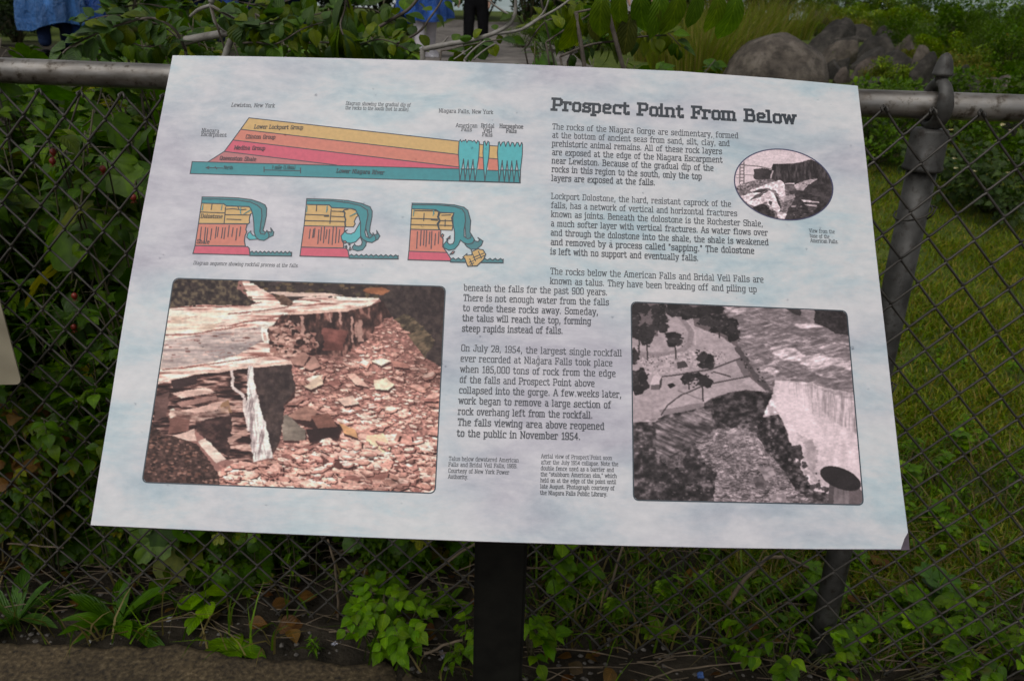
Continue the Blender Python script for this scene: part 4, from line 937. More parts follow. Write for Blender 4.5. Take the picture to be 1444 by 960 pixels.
# --- the layer diagram
MTEAL, MTEALL, MTEALD = mink('teal_ink', (42, 138, 146)), mink('light_teal_ink', (74, 176, 182)), mink('dark_teal_ink', (60, 124, 132))
MYEL, MORA, MPIN, MQUE = mink('ochre_ink', (212, 172, 108)), mink('orange_ink', (212, 124, 104)), mink('pink_ink', (212, 84, 108)), mink('dull_pink_ink', (190, 114, 116))
DM = [MYEL, MORA, MPIN, MQUE, MTEAL, MTEALL, MTEALD, INKL, INK]
k = Ink(.00006)
def F_(C, mi, *q): k.fill(C(*q), mi)
def L_(C, *q, w=.0013, mi=7): k.line(C(*q), w, mi)
F_(D1, 0, (330, 263), (1137, 353), (1137, 404), (298, 307)); F_(D1, 1, (298, 307), (1137, 403), (1137, 452), (268, 348)); F_(D1, 2, (268, 348), (1137, 452), (1137, 459), (665, 444), (235, 392)); F_(D1, 3, (235, 392), (665, 444), (174, 432))
F_(D1, 4, (112, 431), (1372, 466), (1372, 513), (104, 477))
B1 = cr((600, 140), 6.857)
for xs in ((510, 565, 435, 560, 565, 680), (605, 700, 448, 572, 580, 688)):
    a, b, y0, y1, y2, y3 = xs
    F_(B1, 0, (a, y0), (b, y0 + 8), (b, y1 + 8), (a, y1)); F_(B1, 1, (a, y1), (b, y1 + 8), (b, y3 + 4), (a, y3))
    L_(B1, (a, y0), (b, y0 + 8)); L_(B1, (a, y1), (b, y1 + 8)); L_(B1, (a, y3), (b, y3 + 4))
L_(D1, (174, 431), (235, 392), (268, 348), (298, 307), (330, 263), (1137, 353)); L_(D1, (298, 307), (1137, 404)); L_(D1, (268, 348), (1137, 452)); L_(D1, (235, 392), (665, 444))
L_(D1, (112, 431), (1137, 459)); L_(D1, (112, 431), (104, 477), (1372, 513)); L_(D1, (388, 452), (388, 470)); L_(D1, (388, 463), (528, 466)); L_(D1, (528, 456), (528, 474)); L_(D1, (166, 454), (228, 456)); L_(D1, (176, 450), (166, 454), (176, 459)); L_(D1, (200, 451), (206, 459))
AM = [(325, 410), (338, 394), (350, 415), (365, 400), (375, 408), (388, 392), (400, 420), (415, 400), (440, 402), (455, 412), (472, 400), (492, 428), (505, 402), (520, 415), (521, 460), (515, 560), (497, 680), (478, 790), (460, 585), (428, 785), (412, 590), (382, 780), (368, 580), (332, 790), (325, 640), (318, 520)]
BV = [(562, 415), (575, 408), (588, 450), (603, 408), (616, 420), (618, 470), (612, 560), (592, 680), (574, 792), (563, 660), (556, 520)]
HS = [(705, 420), (715, 414), (726, 455), (742, 420), (762, 414), (775, 460), (790, 418), (803, 412), (818, 460), (835, 420), (850, 425), (864, 460), (882, 420), (896, 422), (912, 462), (930, 422), (938, 440), (936, 540), (918, 690), (910, 805), (882, 595), (855, 802), (835, 600), (808, 800), (790, 600), (762, 798), (742, 595), (711, 800), (705, 660), (696, 520)]
for s_ in (AM, BV, HS):
    F_(B1, 5, *s_); L_(B1, *s_, s_[0], w=.0012)
for x0, x1, y in ((345, 385, 678), (392, 430, 678), (438, 480, 678), (720, 765, 688), (770, 810, 688), (815, 858, 690), (862, 908, 690)): L_(B1, (x0, y), (x1, y))
L_(B1, (330, 790), (915, 810)); L_(B1, (915, 810), (918, 690))
for txt, a, b in (('Lower Lockport Group', (350, 305), (537, 308)), ('Clinton Group', (317, 343), (430, 345)), ('Medina Group', (273, 385), (391, 388)), ('Queenston Shale', (217, 425), (356, 430)), ('Lower Niagara River', (666, 474), (848, 481))):
    a, b = D1(a, b); k.text(txt, a, b, 6.0, 1.1, 8, .12)
for txt, a, b in (('North', (233, 460), (267, 461)), ('1 mile (1.6km)', (418, 459), (507, 460))):
    a, b = D1(a, b); k.text(txt, a, b, 5.0, 1.0, 8, .12)
psub(k.mb.obj('layer_diagram', DM, panel))
# --- the three rockfall drawings
def waves(x0, x1, y0, y1, d):
    n = 10; o = []
    for i in range(n):
        for u, v in ((0, 0), (.25, -10), (.5, -18), (.8, -6)): o.append((x0 + (x1 - x0) * (i + u) / n, y0 + (y1 - y0) * (i + u) / n + v + 10))
    return o + [(x1, y1), (x1 - 2, y1 + d), (x0, y0 + d)]
def rockfall(org, parts, lines, thin, txt=()):
    global k
    k = Ink(.00006); C = cr(org, 7.3875)
    for mi, q in parts:
        F_(C, mi, *q); L_(C, *q, q[0], w=.0013)
    for q in lines: L_(C, *q, w=.0011)
    for q in thin: L_(C, *q, w=.0009, mi=4)
    for t_, a, b in txt:
        a, b = C(a, b); k.text(t_, a, b, 6.0, 1.1, 8, .08)
    psub(k.mb.obj('rockfall_diagram', DM, panel))
def hatch(x0, x1, y0, y1, n, sl, seed):
    r = random.Random(seed); o = []
    for i in range(n):
        x = x0 + (x1 - x0) * (i + r.uniform(.2, .8)) / n; a = y0 + r.uniform(5, 40); b = y1 - r.uniform(10, 90)
        o.append([(x + sl * 0, a), (x - sl, (a + b) / 2), (x - 2 * sl, b)])
    return o
rockfall((260, 260), [
    (6, [(185, 132), (400, 135), (560, 142), (700, 160), (790, 190), (840, 215), (858, 250), (855, 330), (836, 420), (820, 480), (845, 502), (868, 492), (905, 500), (900, 456), (932, 500), (925, 535), (880, 556), (800, 560), (760, 400), (700, 250), (500, 170), (183, 160)]),
    (5, [(745, 535), (715, 532), (694, 510), (692, 488), (662, 515), (650, 552), (680, 578), (762, 572)]),
    (0, [(178, 198), (410, 205), (440, 228), (680, 235), (712, 300), (690, 310), (680, 345), (676, 375), (680, 400), (665, 412), (148, 408)]),
    (4, [(183, 158), (330, 156), (560, 168), (690, 188), (760, 220), (803, 258), (808, 330), (795, 420), (786, 490), (798, 518), (835, 522), (860, 482), (884, 530), (872, 562), (830, 586), (780, 580), (745, 550), (728, 500), (724, 400), (712, 310), (692, 252), (670, 233), (440, 226), (412, 205), (180, 198)]),
    (1, [(148, 410), (655, 416), (640, 470), (650, 495), (632, 540), (626, 590), (636, 645), (112, 638)]), (2, [(112, 640), (660, 650), (676, 668), (684, 738), (90, 722)]), (6, waves(684, 1118, 705, 710, 38))],
    [[(430, 240), (415, 410)], [(290, 205), (280, 265)], [(165, 290), (420, 300)], [(440, 262), (500, 255), (590, 268), (640, 262)], [(430, 318), (690, 322)], [(445, 365), (590, 370)], [(560, 240), (570, 262)]] + hatch(165, 600, 425, 625, 12, 7, 3),
    [[(195, 212), (190, 270)], [(192, 232), (184, 270)], [(395, 215), (385, 268)], [(590, 240), (584, 300)], [(582, 262), (590, 310)], [(690, 268), (620, 312)], [(680, 276), (640, 300)]],
    [('Dolostone', (172, 352), (395, 358)), ('Shale', (130, 618), (258, 622))])
rockfall((415, 260), [
    (6, [(130, 150), (400, 158), (560, 170), (700, 200), (790, 235), (812, 280), (810, 340), (790, 440), (785, 500), (810, 528), (832, 525), (862, 520), (858, 482), (892, 540), (870, 575), (840, 590), (780, 580), (750, 480), (700, 260), (500, 185), (128, 172)]),
    (6, [(690, 555), (722, 580), (752, 600), (745, 640), (712, 684), (660, 695), (612, 680), (605, 655), (628, 622), (640, 640), (670, 645), (700, 632), (708, 600)]),
    (0, [(125, 212), (365, 217), (390, 245), (600, 255), (640, 270), (665, 330), (645, 345), (625, 388), (634, 415), (615, 445), (102, 432)]),
    (5, [(690, 388), (662, 440), (628, 500), (590, 518), (550, 512), (530, 495), (552, 478), (505, 495), (484, 540), (498, 580), (540, 605), (590, 615), (640, 600), (692, 545)]),
    (4, [(128, 172), (400, 176), (560, 195), (690, 225), (760, 270), (768, 320), (748, 420), (735, 500), (750, 548), (785, 562), (818, 540), (820, 508), (850, 560), (848, 585), (810, 608), (760, 600), (715, 575), (692, 540), (690, 400), (672, 330), (638, 266), (600, 254), (390, 244), (366, 216), (125, 211)]),
    (1, [(102, 434), (528, 442), (520, 500), (488, 540), (498, 590), (515, 620), (512, 665), (72, 655)]), (2, [(72, 657), (540, 668), (560, 690), (572, 762), (60, 748)]), (6, waves(572, 1083, 738, 745, 33)),
    (1, [(512, 600), (530, 590), (545, 602), (530, 616)]), (1, [(565, 625), (580, 618), (578, 636)]), (1, [(572, 680), (582, 655), (594, 678), (580, 690)]), (1, [(528, 648), (545, 640), (548, 660)])],
    [[(235, 225), (230, 280)], [(115, 315), (360, 325)], [(110, 380), (520, 390)], [(385, 262), (372, 410)], [(395, 282), (505, 285)], [(390, 335), (520, 342)], [(315, 335), (360, 335)], [(505, 290), (520, 268), (560, 262)], [(516, 278), (530, 300), (526, 330), (538, 370), (532, 400), (536, 440)], [(510, 280), (524, 305), (520, 330), (532, 370), (526, 400), (530, 440)], [(600, 258), (640, 272)]] + hatch(150, 480, 440, 640, 11, 6, 5),
    [[(135, 230), (130, 290)], [(345, 230), (335, 292)], [(340, 240), (346, 270)], [(655, 300), (580, 335)], [(640, 302), (600, 325)]])
rockfall((565, 260), [
    (6, [(120, 197), (400, 203), (560, 215), (660, 240), (700, 272), (730, 380), (722, 500), (745, 540), (775, 590), (806, 598), (822, 580), (806, 556), (858, 592), (842, 635), (795, 672), (735, 680), (690, 650), (670, 625), (680, 560), (660, 300), (500, 222), (120, 215)]),
    (0, [(115, 256), (350, 263), (397, 290), (384, 340), (402, 380), (380, 410), (400, 475), (103, 468)]), (0, [(405, 298), (555, 300), (530, 350), (545, 430), (536, 480), (407, 475), (386, 425), (412, 380), (392, 330)]),
    (4, [(118, 215), (400, 217), (560, 234), (640, 260), (668, 300), (676, 380), (660, 470), (662, 545), (695, 568), (730, 560), (735, 520), (768, 575), (750, 612), (700, 624), (655, 608), (622, 582), (602, 630), (562, 676), (502, 688), (455, 665), (443, 632), (492, 575), (486, 605), (510, 628), (545, 620), (560, 590), (562, 500), (547, 430), (542, 352), (555, 300), (412, 293), (366, 265), (115, 257)]),
    (1, [(103, 470), (418, 477), (418, 540), (442, 570), (438, 650), (482, 712), (87, 698)]), (2, [(85, 698), (482, 712), (540, 800), (77, 787)]), (6, waves(520, 1068, 775, 783, 36)),
    (0, [(745, 702), (810, 672), (822, 680), (858, 684), (886, 730), (862, 785), (795, 850), (700, 855), (688, 830), (668, 772), (650, 758), (690, 725), (688, 742), (742, 738)]),
    (1, [(418, 545), (436, 518), (448, 530), (438, 555)]), (1, [(478, 575), (515, 540), (512, 565)]), (1, [(515, 730), (545, 698), (560, 702), (548, 722)])],
    [[(245, 305), (240, 380)], [(110, 357), (390, 365)], [(105, 420), (540, 432)], [(400, 380), (540, 382)], [(465, 372), (462, 438)], [(140, 275), (380, 280)], [(320, 372), (385, 378)], [(395, 290), (386, 340), (402, 380), (382, 412), (398, 460)], [(410, 300), (396, 340), (412, 382), (390, 425), (405, 470)], [(430, 325), (520, 320)], [(735, 690), (780, 800)], [(755, 765), (865, 720)], [(765, 790), (870, 745)], [(810, 700), (840, 770)], [(720, 780), (748, 845)], [(715, 815), (755, 800)], [(725, 838), (760, 822)]] + hatch(160, 410, 480, 690, 8, 4, 9),
    [[(140, 270), (132, 330)], [(348, 275), (338, 330)], [(340, 280), (350, 310)]])
# --- the prints
MP = mprint('photo_print')
QL = [(160, 36), (1275, 70), (1232, 917), (30, 872)]; QR = [(30, 47), (942, 85), (1013, 905), (40, 885)]
def edge_line(name, org, sc, q, r, m, w=.0012):
    k = Ink(.00018); k.line(cr(org, sc)(*rounded_outline(q, r)), w); return k
def with_edge(name, p, org, sc, clip, outline, m, w):
    o = psub(print_obj(name, p, org, sc, clip, .00008, panel, MP))
    kk = Ink(.00013); kk.line(outline, w, 0)
    e = kk.mb.mesh('edge'); b_ = bmesh.new(); b_.from_mesh(o.data); n0 = len(b_.faces); b_.from_mesh(e)
    b_.faces.ensure_lookup_table()
    for f in b_.faces[n0:]: f.material_index = 1
    b_.to_mesh(o.data); b_.free(); o.data.materials.append(m); bpy.data.meshes.remove(e)
    return o
tag(with_edge('printed_photograph', paint_talus(), (190, 380), 2.909, rounded_quad(QL, 26), cr((190, 380), 2.909)(*rounded_outline(QL, 26)), INKL, .0014), 'reddish colour photograph of a dry cliff and fallen rocks')
tag(with_edge('printed_photograph', paint_aerial(), (880, 410), 3.0, rounded_quad(QR, 26), cr((880, 410), 3.0)(*rounded_outline(QR, 26)), INKL, .0014), 'grey aerial photograph of a park and waterfall edge')
def oval(x, y):
    u = (x - 544) / 444; v = ((y - 388) / 320 - .13 * u) / math.sqrt(1 - .0169)
    return u * u + v * v < 1
OV = [(1020 + (544 + 444 * math.cos(t)) / 6.4, 200 + (388 + 320 * (.13 * math.cos(t) + .9915 * math.sin(t))) / 6.4) for t in [i * 2 * math.pi / 72 for i in range(73)]]
tag(with_edge('printed_photograph', paint_oval(), (1020, 200), 6.4, oval, OV, INKP, .0015), 'oval black and white photograph of broken slabs')
# --- raindrops standing on the panel
r = random.Random(5); dm = MB()
for i in range(150):
    x, y = r.uniform(-.44, .44), r.uniform(-.29, .29); s_ = r.uniform(.0005, .0013) * (1 if r.random() < .9 else 1.7)
    vs = [(x, y, .00035 + s_ * .42)]; fs = []
    for ring, (rr, zz) in enumerate(((.5, .34), (.85, .16), (1, 0))):
        for j in range(8): vs.append((x + s_ * rr * math.cos(j * .785), y + s_ * rr * 1.1 * math.sin(j * .785), .00035 + s_ * zz))
    fs = [(0, 1 + j, 1 + (j + 1) % 8) for j in range(8)] + [(1 + 8 * g + j, 9 + 8 * g + j, 9 + 8 * g + (j + 1) % 8, 1 + 8 * g + (j + 1) % 8) for g in range(2) for j in range(8)]
    dm.add(vs, fs, 0, True)
MD, t_, b_ = mat('rain_water', (.9, .92, .95), .03); b_.inputs['Transmission Weight'].default_value = 1; b_.inputs['IOR'].default_value = 1.33
psub(tag(dm.obj('raindrops', MD, panel), kind='stuff'))
# --- frame behind, bracket and post
R_ = Matrix((S_X, S_Y, S_N)).transposed()
bk = MB()
for c, sx, sy in (((0, .24), .74, .03), ((0, -.24), .74, .03), ((-.385, 0), .03, .51), ((.385, 0), .03, .51)):
    bk.box((c[0], c[1], -TH - .013), sx, sy, .024)
o = onpanel(bk.obj('back_frame', M_BLACK, sign))
pp = at(704, 866, S_C.y - .06)
PX, PY = pp.x, S_C.y - .035
top = S_C.z - .085
po = MB(); hw = .0345
po.box((PX, PY, top / 2 - .03), 2 * hw, 2 * hw, top + .06)
post = po.obj('post', M_BLACK, sign); post.location = Vector((0, 0, 0)) - Vector((0, S_C.y, 0))
br = MB(); br.box((PX, PY + .02, top + .012), .26, .15, .012, rot=Matrix.Rotation(S_T, 3, 'X'))
b2 = br.obj('bracket', M_BLACK, sign); b2.location = -Vector((0, S_C.y, 0))
bpy.context.view_layer.update()
bm_ = bmesh.new(); bm_.from_mesh(post.data); bmesh.ops.bevel(bm_, geom=bm_.edges[:], offset=.004, segments=2, affect='EDGES'); bm_.to_mesh(post.data); bm_.free()
# ------------------------------------------------------------------ the ground
def sheet_mesh(xs, ys, fz):
    V = np.array([(x, y, fz(x, y)) for y in ys for x in xs]); nx, ny = len(xs), len(ys)
    i = np.arange(ny)[:, None] * nx + np.arange(nx)[None]
    return V, np.stack([i[:-1, :-1], i[:-1, 1:], i[1:, 1:], i[1:, :-1]], -1).reshape(-1, 4)
def m_ground():
    m, t, b = mat('soil_and_turf', rough=.9, spec=.2)
    tc = nd(t, 'TexCoord')
    soil = ramp(t, tex_noise(t, 14, 8), [(.3, (.012, .010, .007)), (.5, (.03, .024, .017)), (.7, (.055, .045, .032))])
    turf = ramp(t, tex_noise(t, 7, 8), [(.3, (.04, .062, .010)), (.55, (.075, .105, .014)), (.75, (.115, .12, .03))])
    sx = nd(t, 'SeparateXYZ'); t.links.new(tc.outputs['Object'], sx.inputs[0])
    mr = nd(t, 'MapRange'); mr.inputs[1].default_value = 1.75; mr.inputs[2].default_value = 2.5; t.links.new(sx.outputs[1], mr.inputs[0])
    mx = nd(t, 'MapRange'); mx.inputs[1].default_value = 0.0; mx.inputs[2].default_value = .6; t.links.new(sx.outputs[0], mx.inputs[0])
    mu = nd(t, 'Math', operation='MULTIPLY'); t.links.new(mr.outputs[0], mu.inputs[0]); t.links.new(mx.outputs[0], mu.inputs[1])
    m2 = nd(t, 'MapRange'); m2.inputs[1].default_value = 12; m2.inputs[2].default_value = 15; t.links.new(sx.outputs[1], m2.inputs[0])
    ma = nd(t, 'Math', operation='MAXIMUM'); t.links.new(mu.outputs[0], ma.inputs[0]); t.links.new(m2.outputs[0], ma.inputs[1])
    t.links.new(mixc(t, ma.outputs[0], soil, turf), b.inputs['Base Color'])
    bump(t, b, tex_noise(t, 30, 8), .8, .02)
    return m
xs = np.concatenate([np.linspace(-60, -4, 40), np.linspace(-3.9, 5, 120), np.linspace(5.2, 70, 44)])
ys = np.concatenate([np.linspace(1.0, 4, 60), np.linspace(4.1, 14, 60), np.linspace(14.5, 48, 50)])
V, F = sheet_mesh(xs, ys, lambda x, y: terrain(x, y) + .008 * noise.noise(Vector((x * 9, y * 9, 0))))
g = new_obj('ground', np_mesh('ground', V, F), None, [m_ground()]); tag(g, 'dark soil and turf behind the fence', kind='structure')
bg_ = MB(); bg_.add([(-600, -300, -1.4), (600, -300, -1.4), (600, 900, -1.4), (-600, 900, -1.4)], [(0, 1, 2, 3)])
tag(bg_.obj('terrain', noisy('far_ground', [(.3, (.03, .04, .015)), (.7, (.07, .08, .03))], .2)), 'low ground reaching the horizon', kind='structure')
# concrete walk in the foreground, its far edge broken
def edge_y(x):
    e = 1.318 + -.006 + .012 * noise.noise(Vector((x * 5, 0, 0))) + .016 * noise.noise(Vector((x * 14, 3, 0))) + .012 * noise.noise(Vector((x * 40, 5, 0)))
    return e - .03 * smooth(-.7, -.3, x) - .05 * smooth(-.24, -.06, x) - .10 * smooth(.0, .28, x) - .02 * max(0, math.sin(x * 3.2))
MCON = noisy('wet_concrete', [(.28, (.012, .009, .005)), (.42, (.05, .034, .017)), (.56, (.088, .062, .031)), (.75, (.18, .135, .075))], 110, .8, 0, .8, .004, 12, scale2=7)
xs = np.concatenate([np.linspace(-8, -1.4, 20), np.linspace(-1.36, 1.3, 160), np.linspace(1.4, 8, 20)])
V = []; ks = [1, .995, .985, .96, .9, .8, .6, .2, 0]
for kk in range(len(ks) + 1):
    for x in xs:
        e = edge_y(x); u = ks[max(kk - 1, 0)]
        y = -6 + (e + 6) * (1 - (1 - u) * .12) if u > 0 else -6
        crack = math.exp(-((x + .205 - .012 * noise.noise(Vector((y * 30, 0, 0)))) / .004) ** 2)
        z = .016 + .004 * noise.noise(Vector((x * 14, y * 14, 0))) - .022 * crack - (.012 if kk == 1 else 0) * (1 + noise.noise(Vector((x * 30, 0, 4))))
        V.append((x, y + (.003 if kk == 0 else 0), -.03 if kk == 0 else (z - .006 if kk == 1 else z)))
nx = len(xs); i = np.arange(len(ks) + 1)[:, None] * nx + np.arange(nx)[None]
F = np.stack([i[:-1, :-1], i[1:, :-1], i[1:, 1:], i[:-1, 1:]], -1).reshape(-1, 4)
tag(new_obj('walkway', np_mesh('walkway', np.array(V), F), None, [MCON]), 'worn concrete walkway with a crumbled edge', kind='structure')
# river beyond the bank and the path the people stand on
MW, t, b = mat('river_water', (.16, .27, .26), .25)
t.links.new(ramp(t, tex_noise(t, .12, 8, stretch=(1, .4, 1)), [(.35, (.18, .30, .29)), (.55, (.34, .44, .43)), (.68, (.7, .74, .74))]), b.inputs['Base Color'])
rv_ = MB(); rv_.add([(-150, 44, .9), (300, 44, .9), (300, 220, 9.4), (-150, 220, 9.4)], [(0, 1, 2, 3)])
tag(rv_.obj('river', MW), 'pale teal rapids of the river beyond the bank', kind='structure')
MPATH = noisy('gravel_path', [(.3, (.10, .085, .075)), (.7, (.19, .17, .15))], 6, .9, scale2=1.5)
xs = np.linspace(-1.6, 1.9, 30); ys = np.linspace(9.5, 24, 50)
V = np.array([(x + .05 * (y - 12) - .9 + .12 * noise.noise(Vector((y * .8, x, 0))), y, 0) for y in ys for x in xs])
V[:, 2] = [terrain(a, b) + .03 for a, b in V[:, :2]]
i = np.arange(50)[:, None] * 30 + np.arange(30)[None]
tag(new_obj('path', np_mesh('path', V, np.stack([i[:-1, :-1], i[:-1, 1:], i[1:, 1:], i[1:, :-1]], -1).reshape(-1, 4)), None, [MPATH]), 'grey gravel path behind the branches', kind='structure')

# ------------------------------------------------------------------ the chain-link fence
FS = .832 * 1.22
F_A = -.0797
F_D = Vector((math.cos(F_A), math.sin(F_A), 0)); F_N = Vector((-math.sin(F_A), math.cos(F_A), 0))
F_P = Vector((.6274 * FS, 1.2774 * FS, 0))                    # the post, on the fabric plane
RZ = H - .1215
def fpt(s, z, off=0): return F_P + F_D * s + F_N * off + Vector((0, 0, z))
fence = empty('chain_link_fence', F_P, 'grey chain-link fence with a pipe top rail behind the sign', 'fence')
def fo(mb, name, m, par=None):
    o = mb.obj(name, m, par or fence)
    if not par: o.location = -F_P
    return o
RO = .042                                                     # rail and post stand behind the fabric
tb = MB()
S = np.linspace(-3.4, 2.2, 60)
tb.tube([fpt(s, RZ + .0015 * math.sin(s * 2.1), RO) for s in S], .0212, 20)
fo(tb, 'top_rail', M_GALV)
tb = MB(); tb.tube([fpt(.016, z, RO) for z in (-.1, .2, .6, RZ - .06)], .0232, 28)
fpost = fo(tb, 'fence_post', M_POSTG)
tb = MB(); rot = Matrix.Rotation(F_A, 4, 'Z')
c = fpt(.016, RZ, RO)
tb.lathe([(.023, -.102), (.0305, -.101), (.0315, -.0975), (.0308, -.094), (.0292, -.091), (.0280, -.040), (.0260, -.0355), (.013, -.0345), (.011, -.028)], c, 28)
# eye that the rail passes through, then the acorn
eye = []; n1, n2 = 30, 12
yaw = Matrix.Rotation(F_A + math.radians(4), 3, 'Z')
for a in range(n1):
    q = 2 * math.pi * a / n1; ct, st_ = math.cos(q), math.sin(q)
    for j in range(n2):
        u = 2 * math.pi * j / n2
        rr = .0300 + .0078 * math.cos(u)
        eye.append(c + yaw @ Vector((.0138 * (1 - .35 * max(0, st_)) * math.sin(u), rr * ct, rr * st_ * (1.12 if st_ > 0 else 1.05) + .002)))
tb.add(eye, [(a * n2 + j, ((a + 1) % n1) * n2 + j, ((a + 1) % n1) * n2 + (j + 1) % n2, a * n2 + (j + 1) % n2) for a in range(n1) for j in range(n2)], 0, True)
tb.lathe([(.009, .034), (.0095, .044), (.0150, .0455), (.0158, .048), (.0145, .0510), (.0135, .058), (.0110, .067), (.0075, .0745), (.0035, .078), (.0008, .079)], c, 20)
cap = tb.obj('post_cap', M_POSTG, fpost)
# fabric
mb = MB(); WR = .0021; DX, DZ = .072, .078
def topz(s): return H - .118 - .0085 + .0150 * max(min(s, .6), -2.2) - .006 * math.sin(s * 4.1)
k0, k1 = -42, 24
for kcol in range(2 * k0, 2 * k1):
    xc = -.0042 + (kcol + .5) * DX / 2                            # every wire runs down as a zigzag round this column
    pts = []; up = kcol % 2 == 0
    zt = topz(xc); nrow = int((zt - .012) / (DZ / 2))
    j = random.Random(kcol).uniform
    for i in range(nrow + 1):
        side = -1 if (i % 2 == 0) == up else 1
        side = side
        x = xc + side * (DX / 4 + .0006)
        z = zt - i * DZ / 2 + j(-.0007, .0007)
        o1 = .0021 * (1 if side > 0 else -1)
        if i == 0:                                               # knuckled end, bent over its neighbour
            pts += [fpt(x + side * .0040 + .002, z - .0045, -.005), fpt(x + side * .0042, z + .002, -.003), fpt(x + side * .001, z + .0052, .001)]
            pts += [fpt(x - side * .004, z - .0015, -o1)]
        elif i == nrow:
            pts += [fpt(x - side * .004, z + .003, o1), fpt(x, z - .002, 0), fpt(x + side * .004, z - .004, -.003)]
        else:
            pts += [fpt(x - side * .0052, z + .0054, o1), fpt(x - side * .0008, z + .0022, o1 * 1.1), fpt(x + side * .0007, z, 0), fpt(x - side * .0008, z - .0022, -o1 * 1.1), fpt(x - side * .0052, z - .0054, -o1)]
    mb.tube(pts, WR, 6)
wm = fo(mb, 'wire_mesh', M_WIRE)
for s_, z_ in ((-.048, RZ - .17), (-.003, RZ - .49)):              # tie wires round the post
    tw = MB(); cc = fpt(.016, z_, RO)
    ring = [cc + F_D * .0255 * math.cos(a) + F_N * .0400 * math.sin(a) + Vector((0, 0, .012 * math.cos(a))) for a in [i * .4488 for i in range(15)]]
    tw.tube(ring, .0016, 5); e0 = ring[0]
    tw.tube([e0, e0 - F_N * .012 + F_D * .006, e0 - F_N * .016 - Vector((0, 0, .012)), e0 - F_N * .01 - Vector((0, 0, .02)) - F_D * .004], .0016, 5)
    fo(tw, 'tie_wire', M_WIRE)
# blank pale plate hung on the fence at the left edge
def plate():
    C = lambda px, py: at(px, py, (fpt(-1.12, 0, -.012)).y)
    a = C(2, 428); b = C(32, 541)
    d = (a - b); d.y = 0; d.normalize(); e = Vector((-d.z, 0, d.x)) * 1
    if e.x > 0: e = -e
    w, h, r = .30, .24, .012
    corner = [(0, 0), (w, 0), (w, h), (0, h)]; out = []
    for i, (x, y) in enumerate(corner):
        ccx = r if x == 0 else w - r; ccy = r if y == 0 else h - r
        a0 = (math.pi, 1.5 * math.pi, 0, .5 * math.pi)[i]
        for kq in range(7):
            q = a0 + math.pi / 2 * kq / 6; out.append((ccx + r * math.cos(q), ccy + r * math.sin(q)))
    mb = MB(); n = len(out)
    P = [b + e * x + d * y for x, y in out]
    F2 = Vector((0, -1, 0))
    mb.add([p for p in P] + [p + F2 * .003 for p in P], [tuple(range(n)), tuple(range(n, 2 * n))[::-1]] + [(i, (i + 1) % n, (i + 1) % n + n, i + n) for i in range(n)])
    o = mb.obj('blank_plate', noisy('aged_white_paint', [(.3, (.36, .315, .225)), (.7, (.46, .41, .30))], 12, .5, bs=.1, scale2=3))
    bm_ = bmesh.new(); bm_.from_mesh(o.data); bmesh.ops.recalc_face_normals(bm_, faces=bm_.faces); bm_.to_mesh(o.data); bm_.free()
    tag(o, 'aged off-white plate with rounded corner hung on the fence', 'sign plate')
plate()
# ------------------------------------------------------------------ rocks
def rock_mesh(seed, dims, cuts=16, rough=.06, round_=False):
    if not round_: rough *= 1.1
    bm = bmesh.new(); bmesh.ops.create_icosphere(bm, subdivisions=4, radius=1)
    r = random.Random(seed); pl = []
    for k in range(cuts):
        n = rv(r).normalized(); pl.append((n, r.uniform(.42, .8)))
    off = rv(r, 50)
    for v in bm.verts:
        p = v.co.copy()
        if not round_:
            for n, d in pl:
                e = p.dot(n) - d
                if e > 0: p -= n * e * .93
        k = 1 + rough * noise.fractal(p * 1.6 + off, 1, 2, 5) + rough * .5 * noise.noise(p * 4 + off) - (rough * .25 * max(0, .18 - abs(noise.noise(p * 1.9 + off * 2))) / .18)
        if round_: k += .06 * noise.noise(p * 1.1 + off)
        v.co = Vector((p.x * dims[0] / 2, p.y * dims[1] / 2, p.z * dims[2])) * k
    me = bpy.data.meshes.new('rock'); bm.to_mesh(me); bm.free()
    me.polygons.foreach_set('use_smooth', [True] * len(me.polygons))
    return me
def m_rock(name, a, b, c):
    m, t, bs = mat(name, rough=.75, spec=.4)
    n = tex_noise(t, 3.2, 10, rough=.65)
    c1 = ramp(t, n, [(.32, a), (.5, b), (.68, c)])
    c1 = mixc(t, ramp(t, tex_noise(t, 9, 8, rough=.7), [(.48, (0, 0, 0)), (.6, (.5, .5, .5))]), c1, tuple(x * .35 for x in a))
    t.links.new(c1, bs.inputs['Base Color']); bump(t, bs, tex_noise(t, 14, 12, rough=.75), .9, .06)
    return m
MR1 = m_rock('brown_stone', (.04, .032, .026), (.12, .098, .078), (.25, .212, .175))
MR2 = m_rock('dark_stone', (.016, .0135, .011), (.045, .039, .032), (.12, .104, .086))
MR3 = m_rock('pinkish_stone', (.05, .038, .03), (.11, .086, .07), (.22, .175, .145))
def rock(x0, x1, y0, y1, seed, m, label, round_=False, depth=.8, tilt=0, cuts=16, name='rock', rough=.06):
    g = ghit((x0 + x1) / 2, y1); z = (g - CAM).dot(CF)
    w = (x1 - x0) / FPX * z; h = (y1 - y0) / FPX * z
    me = rock_mesh(seed, (w * (1.0 if round_ else 1.5), w * depth * 1.2, (1 if round_ else 1.3) * h * (1.02 if round_ else 1.15)), cuts, rough, round_); me.materials.append(m)
    o = bpy.data.objects.new(name, me); COL.objects.link(o)
    o.location = g + Vector((0, w * depth * .3, 0)); o.rotation_euler = (0, tilt, seed * .7 if not round_ else 0)
    return tag(o, label, 'boulder' if round_ else 'rock', None if round_ else 'rocks piled beyond the lawn')
rock(1030, 1176, 53, 118, 3, MR1, 'large rounded brown boulder just above the top edge of the sign', True, .9, rough=.06, name='boulder')
